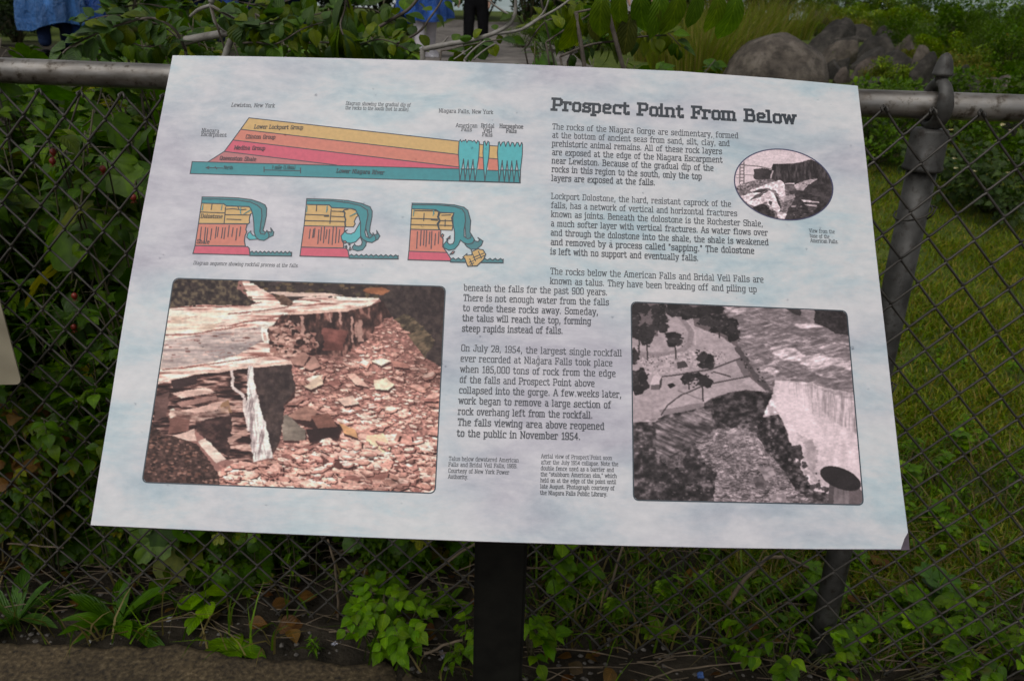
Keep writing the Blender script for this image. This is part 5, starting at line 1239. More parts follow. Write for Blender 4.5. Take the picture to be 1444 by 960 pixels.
for a in ((1134, 1208, 40, 76, 5, MR2, 'dark angular rock behind the right shoulder of the big boulder', False, .8), (1155, 1194, 54, 92, 8, MR1, 'tilted slab leaning beside the big boulder', False, .5, .5),
          (1176, 1204, 84, 108, 11, MR2, 'small dark rock at the right foot of the big boulder', False, .8), (1199, 1253, 84, 114, 14, MR3, 'flat-topped pinkish block in front of the rock pile', False, .7),
          (1202, 1268, 58, 88, 17, MR2, 'long flat dark slab lying over the pinkish block', False, .6), (1256, 1312, 52, 76, 20, MR3, 'pale ledge-shaped rock at the right end of the pile', False, .6),
          (1282, 1310, 75, 96, 23, MR1, 'small brown rock beneath the pale ledge-shaped rock', False, .8), (1238, 1263, 40, 62, 26, MR2, 'small black rock at the back of the pile', False, .8),
          (1128, 1176, 20, 46, 29, MR2, 'dark rock farthest back above the big boulder', False, .8), (1282, 1326, 94, 132, 32, MR2, 'rough dark rock beside the left of the fence post cap', False, .8),
          (1332, 1386, 106, 146, 35, MR2, 'dark low rock seen just right of the post cap', False, .7), (1376, 1436, 106, 148, 38, MR1, 'brown low rock behind the rail at the right edge', False, .7),
          (1176, 1200, 103, 118, 41, MR3, 'smallest pinkish stone at the sign corner', False, .8), (1204, 1240, 108, 124, 44, MR2, 'dark flat stone right behind the top right sign corner', False, .8),
          (1396, 1446, 168, 204, 47, MR2, 'dark stone half hidden in the shrub at the right edge', False, .8)):
    rock(*a)
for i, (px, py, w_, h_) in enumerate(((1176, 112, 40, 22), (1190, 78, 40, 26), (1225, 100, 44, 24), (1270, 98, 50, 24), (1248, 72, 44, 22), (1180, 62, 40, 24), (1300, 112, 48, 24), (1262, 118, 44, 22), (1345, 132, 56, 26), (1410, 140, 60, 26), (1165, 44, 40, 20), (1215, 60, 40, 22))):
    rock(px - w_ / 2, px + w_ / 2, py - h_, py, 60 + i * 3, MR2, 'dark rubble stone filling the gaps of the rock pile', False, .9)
# ------------------------------------------------------------------ bank bushes, grasses, far thicket
def proto(*a, **k): return crown_bush(*a, **k)
BK = [crown_bush(101, .75, .7, 1.1, 3400, .08, [(.065, .12, .014), (.085, .14, .016), (.05, .095, .014)], LANCE + OVATE, .6), crown_bush(102, .8, .7, .85, 3000, .07, [(.12, .18, .02), (.10, .155, .016), (.15, .18, .024)], OVATE, .5),
      crown_bush(103, .7, .7, .95, 3200, .075, [(.06, .10, .016), (.075, .12, .02)], LANCE, .9), crown_bush(104, .65, .65, .6, 1800, .06, [(.13, .15, .03), (.10, .13, .025), (.15, .12, .035)], OVATE, .4),
      crown_bush(105, 1.3, 1.1, 2.6, 5200, .12, [(.03, .05, .016), (.038, .062, .02), (.025, .042, .016)], OVATE, .2)]
BL = ['leafy green bush growing on the bank beyond the lawn', 'yellow-green bush growing on the bank beyond the lawn', 'fine-leaved green bush growing on the bank beyond the lawn', 'low yellowish bush growing on the bank beyond the lawn', 'tall dark shrub closing the view behind the people']
BP = [None] * 5
def bush(kind, loc, sc, rz, group, label=None):
    if BP[kind] is None:
        BP[kind] = make_plant('bush', loc, *BK[kind], label or BL[kind], 'bush', group, rz, sc, M_STEM); return BP[kind]
    c = copy_tree(BP[kind]); c.location = loc; c.scale = (sc,) * 3; c.rotation_euler = (0, 0, rz); c['label'] = label or BL[kind]; c['group'] = group
    return c
r = random.Random(21)
GB = 'bushes on the river bank'
for px, py, kd, sc in ((1215, 52, 3, .8), (1270, 46, 1, .9), (1320, 62, 2, .85), (1345, 80, 0, .9), (1385, 84, 2, .9), (1425, 92, 0, .8), (1400, 104, 1, .6), (1440, 104, 3, .8), (1350, 106, 3, .5), (1290, 38, 0, 1.0), (1340, 48, 1, .8), (1390, 58, 0, .85), (1440, 66, 2, .85),
                       (1190, 34, 1, .8), (1235, 30, 3, 1.0), (1260, 30, 0, .9), (1330, 34, 0, .8), (1370, 40, 2, .75), (1420, 44, 1, .7), (1460, 50, 0, .8), (1460, 85, 2, .9), (1170, 24, 2, 1.0), (1210, 24, 0, 1.1), (1150, 30, 3, .8), (1300, 60, 1, .5), (1180, 44, 3, .6), (1215, 40, 1, .7), (1245, 58, 2, .6), (1275, 66, 0, .6), (1320, 84, 1, .55), (1360, 70, 1, .8), (1405, 74, 0, .9), (1435, 78, 1, .8), (1455, 96, 2, .8), (1420, 112, 0, .6), (1375, 98, 2, .6), (1300, 76, 2, .6), (1340, 26, 2, .8), (1290, 24, 0, 1.0), (1240, 20, 1, 1.3), (1190, 18, 2, 1.3), (1140, 20, 0, 1.2), (1100, 22, 2, 1.2), (1385, 30, 0, .75), (1430, 30, 2, .7), (1478, 36, 0, .8)):
    g = ghit(px, py, 40)
    bush(kd, g, sc * r.uniform(.85, 1.15), r.uniform(0, 6.28), GB)
def bush_l(px, py, kd, sc, label): bush(kd, ghit(px, py), sc, r.uniform(0, 6), None, label)
bush_l(1188, 92, 2, .28, 'small fine-leaved shrub growing between the slab and the flat rocks'); bush_l(1282, 88, 3, .35, 'low yellowish shrub growing on top of the rock pile'); bush_l(1150, 52, 2, .4, 'fine-leaved shrub behind the big boulder'); bush_l(1370, 118, 3, .4, 'yellow-green shrub growing over the low rocks right of the post')
bush_l(1268, 122, 1, .42, 'bright young shrub growing between the pile rocks and the fence post'); bush_l(1230, 118, 3, .3, 'small yellowish shrub at the foot of the pinkish block')
for px, y, kd, sc in ((-40, 19, 4, 1.0), (20, 21, 4, .9), (70, 23, 4, 1.0), (150, 22, 4, 1.05), (215, 19, 4, .9), (275, 21, 4, 1.0), (345, 23, 4, 1.1), (420, 20, 4, .9), (480, 22, 4, 1.0), (540, 24, 4, 1.0), (600, 25, 4, .95), (680, 25, 4, 1), (745, 23, 4, .9), (800, 20, 4, .8), (860, 22, 4, .9), (930, 19, 4, .75), (1000, 21, 4, .8), (1070, 23, 4, .8), (-90, 16, 4, .8), (15, 15.2, 4, .5), (25, 13.2, 4, .35), (-20, 12, 4, .4)):
    p = at(px, 60, y); p.z = terrain(p.x, p.y) - .05
    bush(kd, p, sc, r.uniform(0, 6.28), 'tall dark shrubs closing the view')
for px, py, kd, sc in ((735, 70, 2, .5), (790, 75, 0, .6), (840, 72, 2, .6), (770, 60, 1, .5), (575, 50, 2, .45), (760, 52, 2, .4), (880, 70, 0, .6)):
    bush(kd, ghit(px, py), sc, r.uniform(0, 6), 'low bushes beside the path', 'low green bush growing beside the gravel path')
GC = [(.13, .17, .025), (.15, .18, .034), (.09, .125, .02), (.2, .17, .07), (.16, .14, .05)]
def grass_clump(loc, n, h, seed, label, group):
    gg = np.random.default_rng(seed); a = gg.uniform(0, 6.28, n); q = gg.uniform(0, 1, n) ** .6 * h * .38
    pts = np.stack([np.cos(a) * q, np.sin(a) * q, np.zeros(n)], 1)
    V, F, C = blades(pts, h, .0045, .55, seed, GC, .7)
    o = new_obj('tall_grass', np_mesh('tall_grass', V, F, C, C * 0, True), None, [M_GRASS]); o.location = loc
    return tag(o, label, 'grass clump', group)
for i, (px, py, h) in enumerate(((945, 100, .75), (985, 108, .85), (1025, 100, .9), (1060, 84, .95), (1005, 84, .9), (960, 78, .85), (1090, 66, .95), (1120, 56, .9), (1040, 66, 1.0), (990, 62, .95), (920, 88, .7), (1150, 46, .8), (1075, 52, 1.0))):
    grass_clump(ghit(px, py), 420, h * 1.1, 300 + i, 'clump of long bending grass left of the big boulder', 'long grass clumps by the boulder')
# ------------------------------------------------------------------ people
SKIN, _, _b = mat('skin', (.42, .25, .18), .5)
def cloth(name, c, rough=.9, v=.25): return noisy(name, [(.3, tuple(x * (1 - v) for x in c)), (.7, tuple(x * (1 + v) for x in c))], 18, rough, bs=.3, bd=.004, spec=.12)
def skin_mesh(name, J, E, mats, root=0):
    me = bpy.data.meshes.new(name); me.from_pydata([j[0] for j in J], E, [])
    o = bpy.data.objects.new(name, me); COL.objects.link(o)
    sk = o.modifiers.new('s', 'SKIN'); su = o.modifiers.new('u', 'SUBSURF'); su.levels = 2; su.render_levels = 2
    for v, j in zip(me.skin_vertices[0].data, J): v.radius = (j[1], j[1] if len(j) < 3 else j[2])
    me.skin_vertices[0].data[root].use_root = True
    dg = bpy.context.evaluated_depsgraph_get(); m2 = bpy.data.meshes.new_from_object(o.evaluated_get(dg))
    bpy.data.objects.remove(o); bpy.data.meshes.remove(me)
    m2.name = name
    for m in mats: m2.materials.append(m)
    m2.polygons.foreach_set('use_smooth', [True] * len(m2.polygons))
    return m2
def person(loc, rz, label, trouser, top, shoe, hair=(.03, .02, .015), stride=.12, poncho=None, hem=.62, wide=.42, h=1.7, windy=.06, seed=1, bag=None):
    e = empty('person', loc, label, 'person', None, rz); k = h / 1.7; e.scale = (k, k, k)
    L = [(-.10, -stride), (.10, stride)]
    J = [((0, 0, .92), .15, .11), ((0, 0, 1.12), .13, .10), ((0, 0, 1.34), .16, .105), ((0, 0, 1.45), .06, .06), ((0, -.01, 1.53), .055, .055), ((0, -.015, 1.60), .075, .09), ((0, -.01, 1.68), .06, .07)]
    E = [(0, 1), (1, 2), (2, 3), (3, 4), (4, 5), (5, 6)]
    for sx, sy in L:
        b = len(J); J += [((sx, 0, .84), .09, .095), ((sx * 1.05, sy * .45 - .02, .48), .06, .065), ((sx * 1.05, sy, .10), .04, .045)]; E += [(0, b), (b, b + 1), (b + 1, b + 2)]
    for sx in (-1, 1):
        b = len(J); J += [((sx * .19, 0, 1.38), .055, .055), ((sx * .25, .02 * sx, 1.12), .045, .045), ((sx * .24, -.10, .88), .032, .032), ((sx * .24, -.14, .80), .038, .02), ((sx * .235, -.17, .73), .02, .012)]; E += [(2, b), (b, b + 1), (b + 1, b + 2), (b + 2, b + 3), (b + 3, b + 4)]
    new_obj('body', skin_mesh('body', J, E, [SKIN]), e)
    J = [((0, 0, .98), .165, .125), ((0, 0, .90), .165, .125)]; E = [(0, 1)]
    for sx, sy in L:
        b = len(J); J += [((sx, 0, .80), .105, .11), ((sx * 1.05, sy * .45 - .02, .48), .085, .09), ((sx * 1.05, sy, .10), .072, .08)]; E += [(1, b), (b, b + 1), (b + 1, b + 2)]
    new_obj('trousers', skin_mesh('trousers', J, E, [trouser], 1), e)
    J = [((0, 0, .95), .17, .125), ((0, 0, 1.15), .15, .12), ((0, 0, 1.36), .175, .12), ((0, 0, 1.44), .08, .08)]; E = [(0, 1), (1, 2), (2, 3)]
    for sx in (-1, 1):
        b = len(J); J += [((sx * .2, 0, 1.38), .07, .07), ((sx * .255, .02 * sx, 1.12), .06, .06), ((sx * .245, -.09, .92), .05, .05)]; E += [(2, b), (b, b + 1), (b + 1, b + 2)]
    new_obj('jacket', skin_mesh('jacket', J, E, [top]), e)
    J = [((0, .02, 1.63), .09, .10), ((0, .02, 1.70), .07, .08), ((0, .05, 1.56), .07, .06)]
    new_obj('hair', skin_mesh('hair', J, [(0, 1), (0, 2)], [mat('hair', hair, .6)[0]]), e)
    for sx, sy in L:
        J = [((sx * 1.05, sy + .05, .045), .045, .042), ((sx * 1.05, sy - .06, .045), .05, .045), ((sx * 1.08, sy - .17, .035), .045, .03)]
        new_obj('shoe', skin_mesh('shoe', J, [(0, 1), (1, 2)], [shoe], 1), e)
    if poncho:
        r = random.Random(seed); na, nh = 128, 44; V = []; ph = [r.uniform(0, 6.28) for _ in range(6)]
        for i in range(nh + 1):
            t = i / nh
            for j in range(na):
                a = 2 * math.pi * j / na
                rr = .11 + (wide - .11) * (1 - (1 - t) ** 2.2)
                z0 = 1.46 - (1.46 - hem) * t
                f = 1 + t * (.10 * math.sin(5 * a + ph[0] + t) + .08 * math.sin(9 * a + ph[1] + 2 * t) + .05 * math.sin(17 * a + ph[2] + 3 * t)) + t * .05 * noise.fractal(Vector((math.cos(a) * 2.2 + seed, math.sin(a) * 2.2, z0 * 2.6)), 1, 2, 4)
                z = 1.46 - (1.46 - hem) * t + .03 * math.sin(3 * a + ph[3]) * t + windy * t * t * math.sin(2 * a + ph[4])
                V.append((rr * f * math.cos(a) * 1.1, rr * f * math.sin(a) * .85, z + .012 * math.sin(14 * t + 4 * a)))
        i_ = np.arange(nh)[:, None] * na + np.arange(na)[None]; nx = np.arange(nh)[:, None] * na + (np.arange(na)[None] + 1) % na
        F = np.stack([i_, nx, nx + na, i_ + na], -1).reshape(-1, 4)
        new_obj('poncho', np_mesh('poncho', np.array(V), F), e, [poncho])
        J = [((0, .03, 1.48), .10, .09), ((0, .03, 1.63), .115, .12), ((0, .03, 1.72), .08, .09)]
        new_obj('hood', skin_mesh('hood', J, [(0, 1), (1, 2)], [poncho]), e)
    return e
def plastic(name, c):
    m, t, b = mat(name, c, .28, spec=.6)
    n = tex_noise(t, 6, 6, stretch=(1, 1, .4)); t.links.new(ramp(t, n, [(.3, tuple(x * .6 for x in c)), (.6, c), (.75, tuple(min(1, x * 2.2 + .02) for x in c))]), b.inputs['Base Color'])
    bump(t, b, tex_noise(t, 11, 8, stretch=(1, 1, .5), rough=.65), 1.0, .12); return m
BLUE = plastic('blue_plastic', (.012, .095, .42)); BLUE2 = plastic('deep_blue_plastic', (.008, .05, .27)); LBLUE = plastic('light_blue_plastic', (.045, .17, .46))
NAVY = cloth('navy_denim', (.012, .022, .06)); BLK = cloth('black_cloth', (.006, .006, .007)); PALE = cloth('pale_cloth', (.5, .47, .5), v=.1); GREY = cloth('grey_cloth', (.2, .2, .22)); PINK = cloth('pink_cloth', (.6, .05, .12)); WHT = cloth('white_leather', (.72, .7, .74), .5, .1); DKS = cloth('black_leather', (.008, .008, .009), .4)
def foot(px, py): return ghit(px, py)
person(foot(84, 79), .2, 'person in a light blue plastic poncho and navy trousers at the left', NAVY, NAVY, DKS, poncho=LBLUE, hem=.34, wide=.36, windy=.05, seed=3)
person(foot(122, 74), -.5, 'person in a deep blue flapping poncho behind the light blue one', NAVY, GREY, DKS, poncho=BLUE, hem=.30, wide=.46, windy=.16, seed=9, stride=.2)
person(foot(300, 72), .1, 'person in a blue poncho half hidden by the thick broken branch', NAVY, GREY, DKS, poncho=BLUE2, hem=.72, wide=.40, seed=12)
person(foot(365, 66), .6, 'person in a blue poncho between the leaves right of the broken branch', NAVY, GREY, DKS, poncho=BLUE2, hem=.8, wide=.44, seed=17)
person(foot(425, 62), .6, 'person in a blue poncho farther back, just a patch showing in the leaves', NAVY, GREY, DKS, poncho=BLUE2, hem=.8, wide=.4, seed=23)
person(foot(600, 84), .3, 'person in a blue poncho and white shoes left of the black trousers', PALE, GREY, WHT, poncho=BLUE, hem=.58, wide=.36, seed=31, stride=.16)
person(foot(671, 84), -.2, 'person in loose black trousers and black shoes standing on the path', BLK, BLK, DKS, stride=.07)
person(foot(893, 72), .4, 'person in pale trousers and a pink top behind the hanging leaves', PALE, PINK, WHT, stride=.08)

g_ = ghit(606, 82); bg2 = rock_mesh(88, (.46, .3, .34), 14, .22); bg2.materials.append(noisy('white_plastic', [(.3, (.5, .46, .52)), (.6, (.78, .75, .78))], 9, .35, bs=.8, bd=.05))
o = bpy.data.objects.new('plastic_bag', bg2); COL.objects.link(o); o.location = g_ + Vector((0, -.25, .0)); tag(o, 'crumpled white plastic bag on the path beside the black trousers', 'bag')
# ------------------------------------------------------------------ shrubs close behind the fence
DK = [(.045, .09, .013), (.06, .112, .016), (.036, .074, .013), (.075, .125, .017)]
DKV = [(.042, .088, .013), (.058, .108, .016), (.075, .13, .02)]
PR = {'rose': [rose_shrub(11, 1, .42, 13, .045, DK), rose_shrub(12, 1, .5, 13, .048, DK + OLIVE)], 'vine': [lobed_vine(21, 1, .42, 170, .10, DKV), lobed_vine(22, 1, .5, 150, .115, DKV + GREENS)], 'lance': [lance_weed(31, 1, .35, 14, .085, DK + GREENS), lance_weed(32, 1, .4, 13, .095, GREENS)]}
PN = {'rose': ('rose_shrub', 'shrub', 'wild rose shrubs behind the fence'), 'vine': ('broadleaf_vine', 'vine', 'broad-leaved vines behind the fence'), 'lance': ('narrow_leaved_weed', 'weed', 'narrow-leaved weeds behind the fence')}
PL = {'rose': 'dark green wild rose shrub crowding the back of the fence', 'vine': 'broad lobed-leaf vine climbing in the thicket behind the fence', 'lance': 'tall narrow-leaved weed growing in the thicket behind the fence'}
done = {}
def thicket(kind, v, x, y, h, rz, lab=None):
    z = terrain(x, y)
    if (kind, v) not in done:
        nm, cat, gr = PN[kind]
        done[(kind, v)] = make_plant(nm, (x, y, z), *PR[kind][v], PL[kind], cat, gr, rz, h, M_CANE if kind == 'rose' else M_STEM); return done[(kind, v)]
    c = copy_tree(done[(kind, v)]); c.location = (x, y, z); c.scale = (h,) * 3; c.rotation_euler = (0, 0, rz); return c
r = random.Random(77)
for kind, v, x, y, h in (('vine', 0, -1.18, 1.78, .98), ('vine', 1, -.92, 1.86, 1.02), ('vine', 0, -.68, 1.82, 1.0), ('rose', 0, -1.42, 1.75, .9), ('lance', 0, -.78, 1.70, .78), ('lance', 1, -.62, 1.66, .62), ('rose', 1, -.98, 1.66, .6), ('rose', 0, -.72, 1.62, .48), ('lance', 0, -1.22, 1.62, .5),
                         ('rose', 1, -1.12, 2.15, 1.08), ('vine', 1, -1.5, 2.1, 1.0), ('rose', 0, -.5, 1.95, .95), ('vine', 0, -.38, 1.75, .55), ('rose', 1, -.2, 1.9, .6), ('lance', 1, -.05, 1.85, .45), ('rose', 0, -1.75, 2.5, 1.05), ('vine', 0, -1.35, 2.6, 1.1),
                         ('rose', 1, -.85, 2.5, 1.14), ('rose', 0, -.55, 2.45, 1.12), ('vine', 1, -.35, 2.6, .85), ('lance', 0, .06, 2.45, 1.06), ('lance', 1, .2, 2.35, 1.06), ('lance', 0, .34, 2.5, 1.04), ('rose', 0, .45, 2.4, .95), ('rose', 1, .12, 2.9, 1.0),
                         ('rose', 0, -1.3, 2.05, 1.12), ('vine', 1, -1.0, 2.2, 1.14), ('lance', 1, -.9, 2.0, 1.02), ('rose', 1, -1.6, 1.9, 1.0), ('vine', 0, -1.75, 2.2, 1.08), ('rose', 0, -2.1, 2.7, 1.1), ('vine', 1, -1.9, 3.2, 1.1), ('rose', 1, -2.5, 3.3, 1.1), ('vine', 0, -2.3, 2.6, 1.0), ('lance', 0, -1.15, 1.95, .95), ('lance', 1, -1.45, 1.7, .7),
                         ('rose', 0, -1.3, 3.0, 1.22), ('vine', 1, -1.1, 2.9, 1.2), ('rose', 1, -.95, 3.05, 1.2), ('vine', 0, -.78, 2.9, 1.2), ('vine', 1, -.66, 2.8, 1.18), ('lance', 0, -.7, 2.6, 1.2), ('rose', 1, -1.5, 3.2, 1.18), ('lance', 1, -1.0, 2.6, 1.16), ('vine', 0, .28, 2.7, 1.08), ('vine', 1, .5, 2.75, 1.05), ('lance', 0, .48, 2.3, 1.02), ('rose', 0, .3, 3.1, 1.06), ('rose', 1, .62, 2.9, .98), ('rose', 0, .16, 2.6, .98),
                         ('rose', 1, -1.25, 1.6, .55), ('vine', 0, -1.05, 1.64, .7), ('rose', 0, -.8, 1.6, .66), ('vine', 1, -.74, 1.64, .8), ('rose', 1, -.62, 1.58, .5), ('lance', 0, -.92, 1.6, .56), ('rose', 0, -.3, 1.58, .32), ('rose', 1, -.05, 1.62, .34), ('vine', 1, -.12, 1.7, .5), ('lance', 1, .1, 1.66, .36), ('rose', 0, .22, 1.75, .4), ('vine', 1, -.28, 1.62, .36), ('lance', 0, -.5, 1.58, .4), ('rose', 0, -.86, 1.54, .34), ('vine', 0, -.58, 1.52, .3), ('rose', 1, -1.05, 1.56, .42)):
    thicket(kind, v, x, y, h, r.uniform(0, 6.28))
# the rose with red hips
hips = empty('hip_bearing_rose', (-.78, 1.62, 0), 'wild rose shoots carrying small red hips left of the sign', 'shrub')
lv = Leaves(5); st = MB(); MHIP = noisy('red_hip', [(.3, (.15, .018, .012)), (.7, (.28, .035, .02))], 50, .35, bs=0)
O = Vector((-.78, 1.62, 0))
for i, (px, py) in enumerate(((75, 214), (74, 227), (145, 238), (188, 278), (105, 417), (104, 461))):
    q = at(px, py, 1.60 + .02 * (i % 3)) - O
    pts = [Vector((q.x * .3, .05, .02)), Vector((q.x * .7, .05, q.z * .6)), q + Vector((0, .02, .03)), q + Vector((0, 0, .008))]
    st.tube(pts, [.003, .0025, .0015, .001], 5)
    hb = MB(); s_ = .0066; hb.lathe([(.0005, -s_ * 1.25), (s_ * .6, -s_ * .95), (s_ * .98, -s_ * .2), (s_ * .85, s_ * .5), (s_ * .4, s_ * .95), (.001, s_)], q, 12)
    for k in range(5): hb.tube([q + Vector((0, 0, -s_ * 1.1)), q + Vector((.006 * math.cos(k * 1.26), .006 * math.sin(k * 1.26), -s_ * 1.7))], .0008, 4)
    hb.obj('rose_hip', MHIP, hips)
    for k in range(3): compound(lv, pts[1].lerp(pts[2], .3 + .3 * k), rv(lv.r) + Vector((0, 0, .3)), Vector((0, -.5, 1)), .07, 2, .032, OVATE, DK, st)
lv.obj('foliage', hips); st.obj('stem', M_STEM, hips)
# withered brown leaves low in the thicket
lv = Leaves(8); st = MB(); O = at(40, 620, 1.5); O.z = 0
for k in range(7):
    q = at(r.uniform(5, 75), r.uniform(555, 690), r.uniform(1.46, 1.54)) - O; st.tube([Vector((0, 0, 0)), q * .6, q], .0018, 4)
    for j in range(9): lv.add(q + rv(r, .03), rv(r) + Vector((0, 0, -.4)), Vector((0, -1, .4)) + rv(r, .6), r.uniform(.02, .04), OVATE, BROWN)
make_plant('withered_fern', O, lv, st, 'withered rust-brown fronds behind the fence below the white plate', 'fern')

# ------------------------------------------------------------------ branches arching above the rail (each traced cane stands behind the fence)
def cane(name, label, y, pts, r0, r1, leaf=0, tm=OVATE, col=GREYGREEN, every=16, seed=1, down=.5, m=None, root=None, extra=()):
    P = [at(px, py, y + dy) for px, py, dy in pts]
    O = Vector((P[0].x, P[0].y, 0)) if root is None else Vector(root)
    e = empty(name, O, label, 'branch'); st = MB(); lv = Leaves(seed); rr = lv.r
    def run(P, r0, r1):
        Q = []
        for i in range(len(P) - 1):
            a, b, c, d = P[max(i - 1, 0)], P[i], P[i + 1], P[min(i + 2, len(P) - 1)]
            for k in range(5):
                t = k / 5; Q.append(.5 * ((2 * b) + (c - a) * t + (2 * a - 5 * b + 4 * c - d) * t * t + (3 * b - a - 3 * c + d) * t ** 3))
        Q.append(P[-1]); n = len(Q)
        st.tube([q - O for q in Q], [r0 + (r1 - r0) * i / (n - 1) + rr.uniform(-.06, .06) * r0 for i in range(n)], 8)
        return Q
    if root is not None: run([O + Vector((0, 0, 0)), O.lerp(P[0], .5) + Vector((.02, .03, .08)), P[0]], r0 * 1.1, r0)
    Q = run(P, r0, r1)
    for pts2, ra, rb in extra: run([at(px, py, y + dy) for px, py, dy in pts2], ra, rb)
    if leaf:
        acc = 0; s_ = 1
        for a, b in zip(Q, Q[1:]):
            acc += (b - a).length * FPX / y
            while acc > every:
                acc -= every; s_ = -s_; d = (b - a).normalized()
                for sg in (s_, -s_) if rr.random() < .6 else (s_,):
                    side = Vector((0, -.35, 0)) * rr.uniform(-1, 1.4) + Vector((d.z, 0, -d.x)) * sg
                    dd = side + d * .5 + Vector((0, 0, -down)) + rv(rr, .3)
                    q = b + dd.normalized() * .006
                    lv.add(q - O, dd, Vector((0, -.45, 1)) + rv(rr, .35), leaf * rr.uniform(.65, 1.15), tm, col if rr.random() < .75 else OLIVE)
    st.obj('stem', m or M_CANE, e)
    if lv.n: lv.obj('foliage', e)
    return e
B = 'leafy_branch'
MPALE = noisy('pale_bark', [(.3, (.12, .105, .09)), (.55, (.24, .225, .2)), (.8, (.36, .35, .33))], 40, .7)
cane(B, 'leafy cane arching over the rail below the blue ponchos', 1.75, [(262, 72, .02), (246, 42, 0), (216, 26, 0), (180, 32, 0), (140, 46, -.02), (100, 66, -.04), (88, 76, -.05)], .0032, .0014, 0.040, ROUND, GREYGREEN, 8, 3, root=(-.9, 1.95, .2))
cane(B, 'cane of paired leaves rising left of the sign corner', 1.8, [(262, 66, 0), (230, 38, 0), (170, 22, 0), (120, 30, .02), (112, 34, .02)], .002, .001, 0.034, OVATE, GREYGREEN, 7, 4, root=(-.88, 1.95, .2))
cane(B, 'big light green leaves rising above the rail left of the sign', 1.95, [(190, 70, 0), (182, 40, 0), (190, 5, 0), (200, -30, 0)], .003, .002, 0.068, ROUND, [(.06, .12, .03), (.07, .13, .03)], 9, 6, .1, root=(-1.0, 2.05, .1))
cane(B, 'thick broken grey branch stub standing above the sign edge', 1.7, [(316, 86, 0), (322, 66, 0), (329, 50, 0)], .0075, .006, 0, m=MPALE, root=(-.6, 1.8, 0), extra=[([(262, 58, .04), (290, 52, .03), (326, 46, 0)], .009, .007), ([(326, 48, 0), (306, 36, 0), (300, 20, 0), (297, 4, 0)], .003, .0035), ([(297, 8, 0), (280, 14, .01), (268, 24, .02)], .0035, .003), ([(297, 8, 0), (325, 24, 0), (350, 32, 0), (385, 34, .02)], .0035, .0018), ([(297, 4, 0), (303, -12, 0), (300, -40, 0)], .006, .005)])
cane(B, 'grey-leaved twig hanging over the sign edge beside the broken stub', 1.68, [(297, 9, 0), (330, 26, -.01), (352, 36, -.03), (385, 30, -.04), (405, 18, -.03)], .0022, .001, 0.038, ROUND, GREYGREEN, 6, 8, .7, root=(-.55, 1.85, .3))
cane(B, 'leafy twig drooping along the sign edge right of the stub', 1.66, [(330, 62, 0), (360, 60, -.02), (390, 62, -.04), (425, 42, -.04), (455, 32, -.02)], .002, .001, 0.034, OVATE, GREYGREEN + GREENS, 6, 9, .4, root=(-.5, 1.85, .3))
cane(B, 'branch with long drooping leaves above the middle of the left half', 1.72, [(488, -20, 0), (486, 12, 0), (480, 34, -.02), (484, 50, -.03)], .0025, .0014, 0.068, OBLONG, GREENS + OLIVE + GREYGREEN, 6, 10, 1.5, root=(-.4, 1.95, .4))
cane(B, 'leafy spray lying low over the sign edge below the drooping leaves', 1.75, [(400, 66, 0), (450, 70, 0), (510, 72, 0), (560, 78, 0)], .002, .001, 0.036, OVATE, GREENS + GREYGREEN, 6, 14, .1, root=(-.5, 1.95, .3))
cane(B, 'brown cane slanting up left of the black trousers', 1.8, [(525, 44, 0), (552, 28, 0), (578, 12, 0), (596, -12, 0)], .0035, .003, 0.032, ROUND, GREENS, 11, 15, .4, root=(-.4, 1.95, .3))
cane(B, 'leafy twig in front of the blue poncho above the white shoes', 1.75, [(560, 62, 0), (590, 46, 0), (606, 26, 0), (620, 6, 0), (630, -14, 0)], .0025, .0018, 0.036, OVATE, GREENS + GREYGREEN, 16, 16, .5, root=(-.3, 1.95, .3))
cane(B, 'pale bare branch sweeping up in front of the black trousers', 1.66, [(596, 70, 0), (630, 63, 0), (665, 57, 0), (695, 48, 0), (716, 36, 0), (726, 20, 0), (727, -12, 0)], .0052, .003, 0.022, ROUND, GREENS, 33, 17, .6, m=MPALE, root=(-.28, 1.85, .2), extra=[([(724, 24, 0), (700, 10, 0), (682, -6, 0)], .002, .0015), ([(700, 48, 0), (735, 42, 0), (762, 26, 0), (790, 10, 0), (815, -10, 0)], .003, .002), ([(735, 42, .02), (765, 20, .03), (775, -5, .03)], .0025, .0015), ([(596, 70, 0), (618, 66, 0), (632, 52, 0)], .002, .0016)])
cane('bare_twig', 'short dead twigs poking up in front of the black shoes', 1.6, [(655, 84, 0), (668, 70, 0), (684, 58, 0)], .002, .0014, 0, m=MPALE, root=(-.12, 1.7, .3), extra=[([(668, 84, 0), (682, 72, 0), (698, 62, 0)], .002, .0014), ([(640, 84, 0), (655, 74, 0), (666, 66, 0)], .0014, .001)])
cane(B, 'low round-leaved twig under the pale bare branch', 1.64, [(622, 72, 0), (636, 70, 0), (650, 66, 0), (690, 58, 0), (708, 56, 0)], .0016, .001, 0.029, ROUND, GREENS + GREYGREEN, 15, 18, .8, root=(-.28, 1.8, .3))
cane(B, 'tangle of small leaves filling the gap above the left sign corner', 1.9, [(130, 70, 0), (170, 58, 0), (210, 66, 0), (250, 50, 0), (300, 70, 0)], .002, .001, .038, OVATE, GREENS + GREYGREEN, 6, 41, .3, root=(-.9, 2.05, .3))
cane(B, 'high leafy cane crossing the top left of the picture', 1.95, [(150, 18, 0), (200, 6, 0), (250, 12, 0), (300, -4, 0), (370, 8, 0), (430, -6, 0)], .002, .001, .04, OVATE, GREENS + OLIVE, 7, 42, .5, root=(-.9, 2.15, .4))
